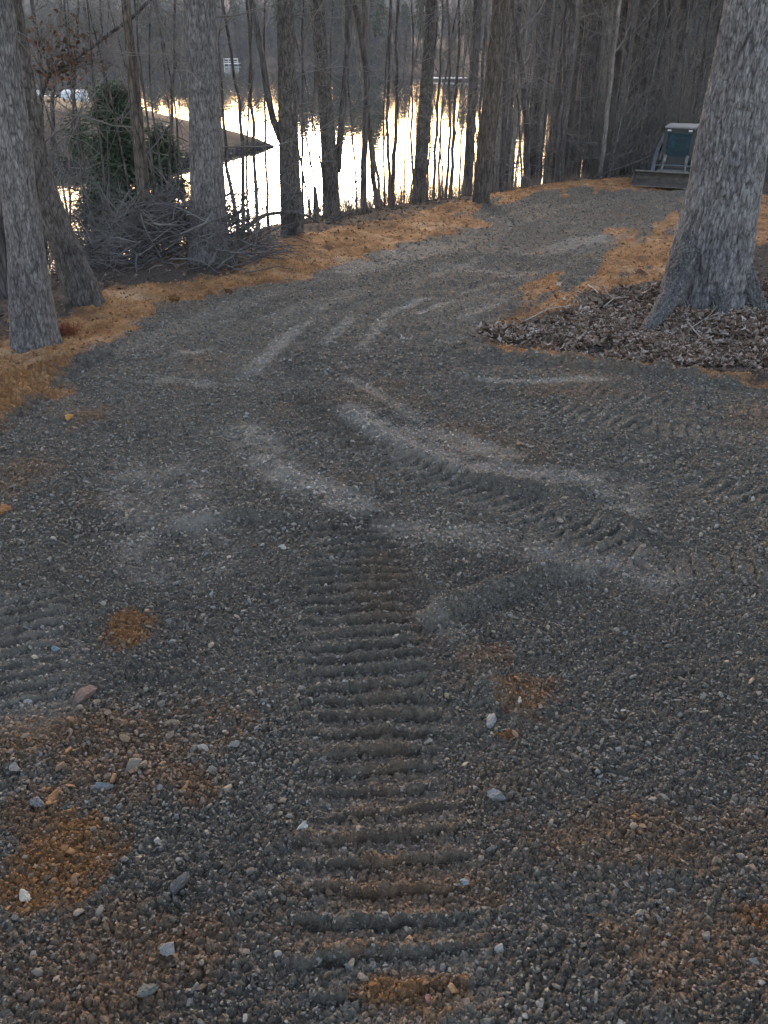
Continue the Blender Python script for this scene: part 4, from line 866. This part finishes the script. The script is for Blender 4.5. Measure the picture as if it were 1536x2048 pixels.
# ------------------------------------------------------------------ far wood
def far_template(rng, h, pine=False, ntw=120):
    V = []; Fq = []; C = []
    def blade(p, q, w, col):
        p = np.array(p); q = np.array(q); s = np.cross(q - p, rng.normal(size=3)); s = s / (np.linalg.norm(s) + 1e-9) * w / 2; k = len(V); V.extend([p - s, p + s, q + s * .35, q - s * .35]); Fq.append((k, k + 1, k + 2, k + 3)); C.extend([col] * 4)
    tc_ = np.array([.066, .068, .076]) * rng.uniform(.6, 1.5); lean = rng.normal(0, .03, 2)
    r = h * .011
    for a in (0, 1.57): # crossed trunk faces with thickness
        sx, sy = math.cos(a) * r, math.sin(a) * r; k = len(V); V.extend([(-sx, -sy, -1), (sx, sy, -1), (lean[0] * h + sx * .25, lean[1] * h + sy * .25, h), (lean[0] * h - sx * .25, lean[1] * h - sy * .25, h)]); Fq.append((k, k + 1, k + 2, k + 3)); C.extend([tc_] * 4)
    for i in range(ntw):
        t = rng.uniform(.45 if pine else .12, 1) ** (.8); a = rng.uniform(0, 6.283); ln = h * (.2 if pine else .24) * (1.15 - t * .75) * rng.uniform(.4, 1); z = h * t
        p = np.array([lean[0] * z, lean[1] * z, z]); d = np.array([math.cos(a), math.sin(a), rng.uniform(.0, .4) if pine else rng.uniform(.3, 1.3)]); q = p + d * ln
        if pine:
            g = np.array([.03, .048, .03]) * rng.uniform(.5, 1.4)
            blade(p, q, .05, tc_)
            for j in range(5): c_ = p + d * ln * rng.uniform(.4, 1) + rng.normal(0, .25, 3); blade(c_, c_ + rng.normal(0, .45, 3), .4, g)
        else:
            blade(p, q, .07, tc_)
            for j in range(3):
                m = p + d * ln * rng.uniform(.3, 1); blade(m, m + (d * .6 + rng.normal(0, .5, 3)) * ln * .5, .045, tc_ * rng.uniform(.8, 1.4))
    if not pine:
        for i in range(46 if ntw > 60 else 14):
            p = np.array([rng.normal(0, 1.6), rng.normal(0, 1.6), rng.uniform(-.3, 1)]); blade(p, p + np.array([rng.normal(0, .7), rng.normal(0, .7), rng.uniform(.8, 3.2)]), .09 if ntw > 60 else .16, tc_ * rng.uniform(.5, 1.3))
    return np.array(V, float), np.array(Fq), np.array(C, float)
def far_wood():
    rng = np.random.default_rng(201)
    bare = [far_template(rng, h) for h in (10, 12, 13, 9, 11)]; pines = [far_template(rng, h, True, 70) for h in (11, 13)]; hilly = [far_template(rng, h, False, 34) for h in (10, 12, 14)]; hp = [far_template(rng, 12, True, 22)]
    def emit(name, lst, label):
        VV, FF, CC = [], [], []; off = 0
        for T, x, y, s in lst:
            V, Fq, C = T; a = rng.uniform(0, 6.28); ca, sa = math.cos(a), math.sin(a); W = V * s; X = W[:, 0] * ca - W[:, 1] * sa + x; Yq = W[:, 0] * sa + W[:, 1] * ca + y
            VV.append(np.stack([X, Yq, W[:, 2] + float(H(x, y))], 1)); FF.append(Fq + off); CC.append(C * rng.uniform(.75, 1.3)); off += len(V)
        o = mesh_obj(name, np.vstack(VV), np.vstack(FF), M['farwood'], None, False, {'tint': np.clip(np.vstack(CC), 0, 1)}); tag(o, label, kind='stuff')
    def ok(x, y): return inside(np.array([x]), np.array([y]), FAR)[0]
    lst = []
    while len(lst) < 800:                          # left part of the far shore, 215 m off
        px = rng.uniform(-500, 760); d = rng.uniform(150, 300); x = (px - 768) / 1700 * (.872 * d + 2.8); s = ok(x, d)
        if s < 1.5 or s > 70: continue
        pine = rng.uniform() < (.55 if px > 560 else .12); lst.append(((pines if pine else bare)[rng.integers(0, 2 if pine else 5)], x, d, rng.uniform(.55, .85) if px < 560 else rng.uniform(.7, 1.1)))
    emit('far_wood', lst, 'grey leafless wood on the far shore of the lake')
    lst = []
    while len(lst) < 560:                          # nearer right-hand shore
        px = rng.uniform(760, 2300); d = rng.uniform(60, 250); x = (px - 768) / 1700 * (.872 * d + 2.8); s = ok(x, d)
        if s < 3 or s > 90: continue
        pine = rng.uniform() < .2; lst.append(((pines if pine else bare)[rng.integers(0, 2 if pine else 5)], x, d, rng.uniform(.5, .8) if px < 1230 else rng.uniform(.8, 1.15)))
    emit('far_wood', lst, 'dense grey wood on the nearer right-hand lake shore')
    lst = []
    while len(lst) < 3200:
        px = rng.uniform(-500, 2000); d = rng.uniform(340, 690); x = (px - 768) / 1700 * (.872 * d)
        pine = rng.uniform() < .15; lst.append(((hp if pine else hilly)[0 if pine else rng.integers(0, 3)], x, d, rng.uniform(.8, 1.2)))
    emit('far_wood', lst, 'hazy wooded hillside rising behind the lake')
far_wood()

# ------------------------------------------------------------------ lakeside bits
M['white'] = simple('white_paint', (.55, .58, .6), .6, 0, .12, 5, 0); M['blue'] = simple('pale_blue_panel', (.38, .46, .5), .6, 0, .15, 3, 0); M['darkpanel'] = simple('dark_panel', (.05, .06, .07), .6, 0, .2, 3, 0)
def on(px, py, Y): p = at_y(px, py, Y); return p
# white boathouse at the far left
Yh = 84.0; p = on(66, 211, Yh); g = float(H(p[0], Yh)); e = empty('boat_shed', (p[0], Yh, p[2]), 'small pale blue and white shed by the water behind the left trunk', 'shed')
mb = MB(); mb.box(-1.0, .55, 0, 1.6, min(0, g - p[2]) - .2, 1.25); mb.box(.6, 1.9, .2, 1.4, min(0, g - p[2]) - .2, .75); mb.build('wall', M['blue'], e)
mb = MB(); mb.prism([(-.15, 1.26), (.8, 1.6), (1.75, 1.26), (1.75, 1.32), (.8, 1.68), (-.15, 1.32)], -1.15, .7); mb.build('roof', M['darkpanel'], e)
mb = MB()
for k in range(5): mb.box(.7 + k * .25, .8 + k * .25, .12, .18, .1, .7)
mb.box(.6, 1.9, .1, .13, .72, .8); mb.build('railing', M['white'], e)
mb = MB(); mb.box(-.75, -.25, -.04, 0, .1, 1.0); mb.build('door', M['darkpanel'], e)
Yl = 86.0; p = on(55, 180, Yl); mb = MB(); zt = on(55, 137, Yl)[2] - p[2]; gb = float(H(p[0], Yl)) - p[2] - .2
for s in (-.22, .22): mb.tube([(s, 0, min(gb, -.3)), (s, 0, zt)], .03, 5)
k = 0.0
while k < zt: mb.tube([(-.22, 0, k), (.22, 0, k + .1)], .025, 4); k += .28
mb.box(-.3, .3, -.1, .1, zt, zt + .25)
o = mb.build('ladder_tower', M['white']); o.location = (p[0], Yl, p[2]); tag(o, 'narrow white lattice ladder rising above the pale shed', 'ladder')
Yt = 80.0; p = on(150, 207, Yt); g = float(H(p[0], Yt)) - p[2]; e = empty('covered_boat', (p[0], Yt, p[2]), 'boat under a pale sheet on the left point of land', 'boat')
mb = MB(); mb.prism([(-.5, .35), (-.3, .9), (.3, 1.05), (.9, .8), (1.1, .35)], -.95, .95); mb.build('cover', M['white'], e)
mb = MB(); mb.prism([(-.45, .34), (1.05, .34), (.8, min(0, g)), (-.2, min(0, g))], -1.05, .85); mb.build('hull', M['blue'], e)
# dock rail on the far shore
Yd = 208.0; p = on(462, 128, Yd); e = empty('dock', (p[0], Yd, LAKE), 'white railed dock on the far shore left of the forked trunk', 'dock')
mb = MB(); mb.box(-1.6, 1.6, 0, 3, .25, .4); mb.build('deck', M['white'], e)
mb = MB()
for xx in (-1.5, -.5, .5, 1.5): mb.box(xx - .05, xx + .05, .02, .12, -.6, 1.35)
mb.build('post', M['white'], e); mb = MB(); mb.box(-1.6, 1.6, -.02, .05, 1.15, 1.35); mb.box(-1.6, 1.6, -.02, .05, .7, .82); mb.build('railing', M['white'], e)
# low dock by the right shore
Yq = 138.0; p = on(890, 184, Yq); e = empty('dock', (p[0], Yq, LAKE), 'low grey dock at the right shore between the two tall brown trunks', 'dock')
mb = MB(); mb.box(-3.4, 3.2, -1, .4, .25, .42); mb.build('deck', M['white'], e); mb = MB()
for xx in (-3, -1, 1, 3): mb.box(xx - .07, xx + .07, -.9, -.76, -.8, .6)
mb.build('post', M['wood_g'], e)

# ------------------------------------------------------------------ compact track loader
M['paint'] = simple('loader_dark_paint', (.03, .04, .055), .45, .0, .3, 4, .0, .5); M['frame'] = simple('cab_frame_black', (.018, .022, .026), .5, 0, .2, 5, 0, .5)
M['steel'] = simple('worn_steel', (.15, .148, .142), .5, .3, .4, 8, .001); M['dirty'] = simple('bucket_steel', (.06, .052, .045), .8, 0, .45, 6, .002, col2=(.11, .095, .08))
M['rubber'] = simple('rubber_track', (.02, .02, .02), .85, 0, .3, 8, 0); M['roof'] = simple('pale_roof', (.2, .2, .21), .6, 0, .15, 4, 0); M['arm'] = simple('arm_grey', (.075, .08, .095), .5, .1, .3, 5, 0)
M['tan'] = simple('tan_panel', (.3, .27, .2), .6, 0, .2, 5, 0); M['lamp'] = simple('lamp_lens', (.55, .57, .6), .25, 0, .1, 5, 0); M['red'] = simple('seat_black', (.03, .03, .035), .8)
gm, nt, b = newmat('teal_glass'); b.inputs['Base Color'].default_value = (.16, .3, .37, 1); b.inputs['Transmission Weight'].default_value = .9; b.inputs['Roughness'].default_value = .05; b.inputs['IOR'].default_value = 1.45
M['glass'] = gm; M['rear'] = simple('rear_window_painted_light', (.16, .33, .42), .3, 0, .25, 4, 0)  # opaque teal stands in for light showing through the rear window
def loader():
    cx, cy = 8.33, 25.9
    g = float(H(7.6, 23.8)); yaw = math.atan2(-1.0, 2.3)   # front (-y) swung to the viewer's left
    e = empty('track_loader', (cx, cy, g + .02), 'dark compact track loader with teal glass and wide bucket at the end of drive', 'loader', None, yaw)
    e.scale = (.82, .8, .73)
    for s in (-1, 1):
        mb = MB(); x0, x1 = (s * .56, s * .92) if s > 0 else (-.92, -.56)
        prof = [(-.85, .12), (-.75, .0), (.7, .0), (.88, .14), (.9, .42), (.7, .62), (.1, .66), (-.55, .5), (-.88, .36)]
        mb.prism(prof, x0, x1); t = mb.build('track', M['rubber'], e)
        mb = MB()
        for k in range(17): yy = -.7 + k * .088; mb.box(x0 - .0, x1 + .0, yy, yy + .035, -.022, -.0005)
        mb.box(x0 + .01, x1 - .01, -.93, -.875, .15, .19); mb.box(x0 + .01, x1 - .01, -.93, -.875, .25, .29); mb.box(x0 + .01, x1 - .01, -.90, -.80, .38, .42); mb.build('tread_lug', M['rubber'], t)
    mb = MB(); mb.prism([(-.75, .2), (1.15, .22), (1.2, 1.25), (.55, 1.35), (.5, .75), (-.72, .62)], -.55, .55); mb.build('body', M['paint'], e)
    # cab
    mb = MB()
    for sx in (-.44, .44):
        mb.box(sx - .06, sx + .06, -.68, -.6, .72, 1.86); mb.box(sx - .035, sx + .035, .42, .5, .72, 1.9); mb.box(sx - .03, sx + .03, -.6, .42, .72, 1.0)
    mb.box(-.405, .405, -.68, -.6, 1.74, 1.86); mb.box(-.405, .405, -.68, -.6, .6, .9); mb.box(-.405, .405, .43, .49, 1.76, 1.9); mb.box(-.405, .405, .43, .49, .72, 1.05)
    cab = mb.build('cab', M['frame'], e)
    mb = MB(); mb.box(-.5, .5, -.82, .56, 1.9, 1.97, .02); mb.build('roof', M['roof'], cab)
    mb = MB(); mb.box(-.46, .46, -.74, .52, 1.862, 1.898); mb.build('visor', M['frame'], cab)
    mb = MB(); mb.prism([(-.655, .91), (-.645, .91), (-.645, 1.73), (-.655, 1.73)], -.4, .4); mb.build('windscreen', M['glass'], cab)
    for s in (-1, 1):
        mb = MB(); mb.box(s * .44 - .004, s * .44 + .004, -.58, .4, 1.02, 1.85); mb.build('side_window', M['glass'], cab)
    mb = MB(); mb.add([(-.3, .455, 1.1), (.3, .455, 1.1), (.34, .455, 1.2), (.34, .455, 1.55), (.22, .455, 1.72), (-.22, .455, 1.72), (-.34, .455, 1.55), (-.34, .455, 1.2)], [tuple(range(8))]); mb.build('rear_window', M['rear'], cab)
    mb = MB(); mb.box(-.22, .22, -.1, .3, .95, 1.08, .03); mb.box(-.2, .2, .24, .34, 1.1, 1.5, .03); mb.build('seat', M['red'], cab)
    for s in (-1, 1):
        mb = MB(); mb.box(s * .34 - .06, s * .34 + .06, -.8, -.745, 1.8, 1.86, .01); mb.build('headlight', M['lamp'], cab)
    # arms
    for s in (-1, 1):
        mb = MB(); xa = s * .66
        mb.prism([(1.25, 1.15), (1.3, 1.42), (1.0, 1.55), (-.55, 1.12), (-1.0, .78), (-1.15, .32), (-1.0, .28), (-.82, .66), (-.45, .94), (1.0, 1.3)], min(xa - .06, xa + .06), max(xa - .06, xa + .06)); arm = mb.build('lift_arm', M['arm'], e)
        mb = MB(); mb.tube([(s * .36, -.78, .86), (s * .38, -1.2, .34)], .035, 8); mb.tube([(s * .36, -.7, .95), (s * .36, -.9, .7)], .055, 8); mb.build('cylinder', M['steel'], arm)
        mb = MB(); mb.tube([(s * .6, .2, .6), (s * .6, .95, 1.25)], .05, 8); mb.build('lift_cylinder', M['steel'], arm)
    mb = MB(); mb.tube([(-.6, -.95, .62), (.6, -.95, .62)], .045, 8); mb.box(-.32, .32, -1.18, -1.1, .42, .5); mb.build('cross_tube', M['arm'], e)
    mb = MB(); mb.box(-.3, .3, -.84, -.76, .55, .62); mb.build('step_plate', M['tan'], e)
    mb = MB(); mb.box(-.5, .5, -1.24, -1.18, .12, .5); mb.build('coupler', M['steel'], e)
    # bucket: curved shell, side plates, cutting edge
    W = .98; W = 1.2; arc = [(-1.95, .02), (-1.55, .02), (-1.36, .06), (-1.27, .14), (-1.25, .25), (-1.3, .36), (-1.36, .43)]
    outer = arc + [(y + .02 + .0 * z, z + (.012 if i < 2 else 0)) for i, (y, z) in enumerate([(-1.37, .58)])]
    th = .022; inn = [(-1.95, .045), (-1.56, .045), (-1.385, .085), (-1.3, .16), (-1.278, .25), (-1.325, .35), (-1.385, .425)]
    mb = MB(); mb.prism(arc + inn[::-1], -W, W); bk = mb.build('bucket', M['dirty'], e)
    for s in (-1, 1):
        mb = MB(); x0 = s * W; mb.prism([(-1.93, .05), (-1.58, .03), (-1.37, .08), (-1.28, .15), (-1.26, .25), (-1.31, .35), (-1.37, .425), (-1.5, .43)], min(x0 + s * .001, x0 + s * .025), max(x0 + s * .001, x0 + s * .025)); mb.build('side_plate', M['dirty'], bk)
    mb = MB(); mb.box(-W, W, -2.02, -1.93, .0, .018); mb.build('cutting_edge', M['steel'], bk)
    mb = MB(); mb.box(-W, W, -1.42, -1.34, .432, .475); mb.build('rim', M['steel'], bk)
loader()

# ------------------------------------------------------------------ light
HAZE = .0003
AZ, EL = math.radians(-6), math.radians(11)
w = bpy.data.worlds.new('World'); sc.world = w; w.use_nodes = True; nt = w.node_tree; bg = nt.nodes['Background']
sky = nt.nodes.new('ShaderNodeTexSky'); sky.sky_type = 'NISHITA'; sky.sun_disc = False; sky.sun_elevation = EL; sky.sun_rotation = AZ; sky.air_density = .7; sky.dust_density = 1.1; sky.ozone_density = 0
wb = nt.nodes.new('ShaderNodeMix'); wb.data_type = 'RGBA'; wb.blend_type = 'MULTIPLY'; wb.inputs[0].default_value = 1; wb.inputs[7].default_value = (1.15, .97, .845, 1); nt.links.new(sky.outputs[0], wb.inputs[6]); nt.links.new(wb.outputs[2], bg.inputs[0]); bg.inputs[1].default_value = .15
sd = bpy.data.lights.new('sun', 'SUN'); sd.energy = .5; sd.angle = math.radians(12); sd.color = (1, .86, .7); so = bpy.data.objects.new('sun', sd); COL.objects.link(so)
dirv = Vector((math.sin(AZ) * math.cos(EL), math.cos(AZ) * math.cos(EL), math.sin(EL))); so.rotation_euler = dirv.to_track_quat('Z', 'Y').to_euler()
vs = sc.view_settings; sc.display_settings.display_device = 'sRGB'; vs.view_transform = 'Standard'; vs.look = 'None'; vs.gamma = 1; vs.exposure = 2.52
sc.cycles.use_denoising = True; sc.cycles.max_bounces = 6; sc.cycles.diffuse_bounces = 3; sc.cycles.glossy_bounces = 3; sc.cycles.transmission_bounces = 4; sc.cycles.sample_clamp_indirect = 6

# evening air over the lake
hm = bpy.data.materials.new('evening_haze'); hm.use_nodes = True; nt = hm.node_tree; nt.nodes.remove(nt.nodes['Principled BSDF'])
pv = nt.nodes.new('ShaderNodeVolumePrincipled'); pv.inputs['Color'].default_value = (.72, .84, 1, 1); pv.inputs['Density'].default_value = HAZE; pv.inputs['Anisotropy'].default_value = 0.0
nt.links.new(pv.outputs[0], nt.nodes['Material Output'].inputs['Volume'])
mb = MB(); mb.box(-1500, 1500, -120, 960, -12, 60); o = mb.build('haze', hm); tag(o, kind='stuff')
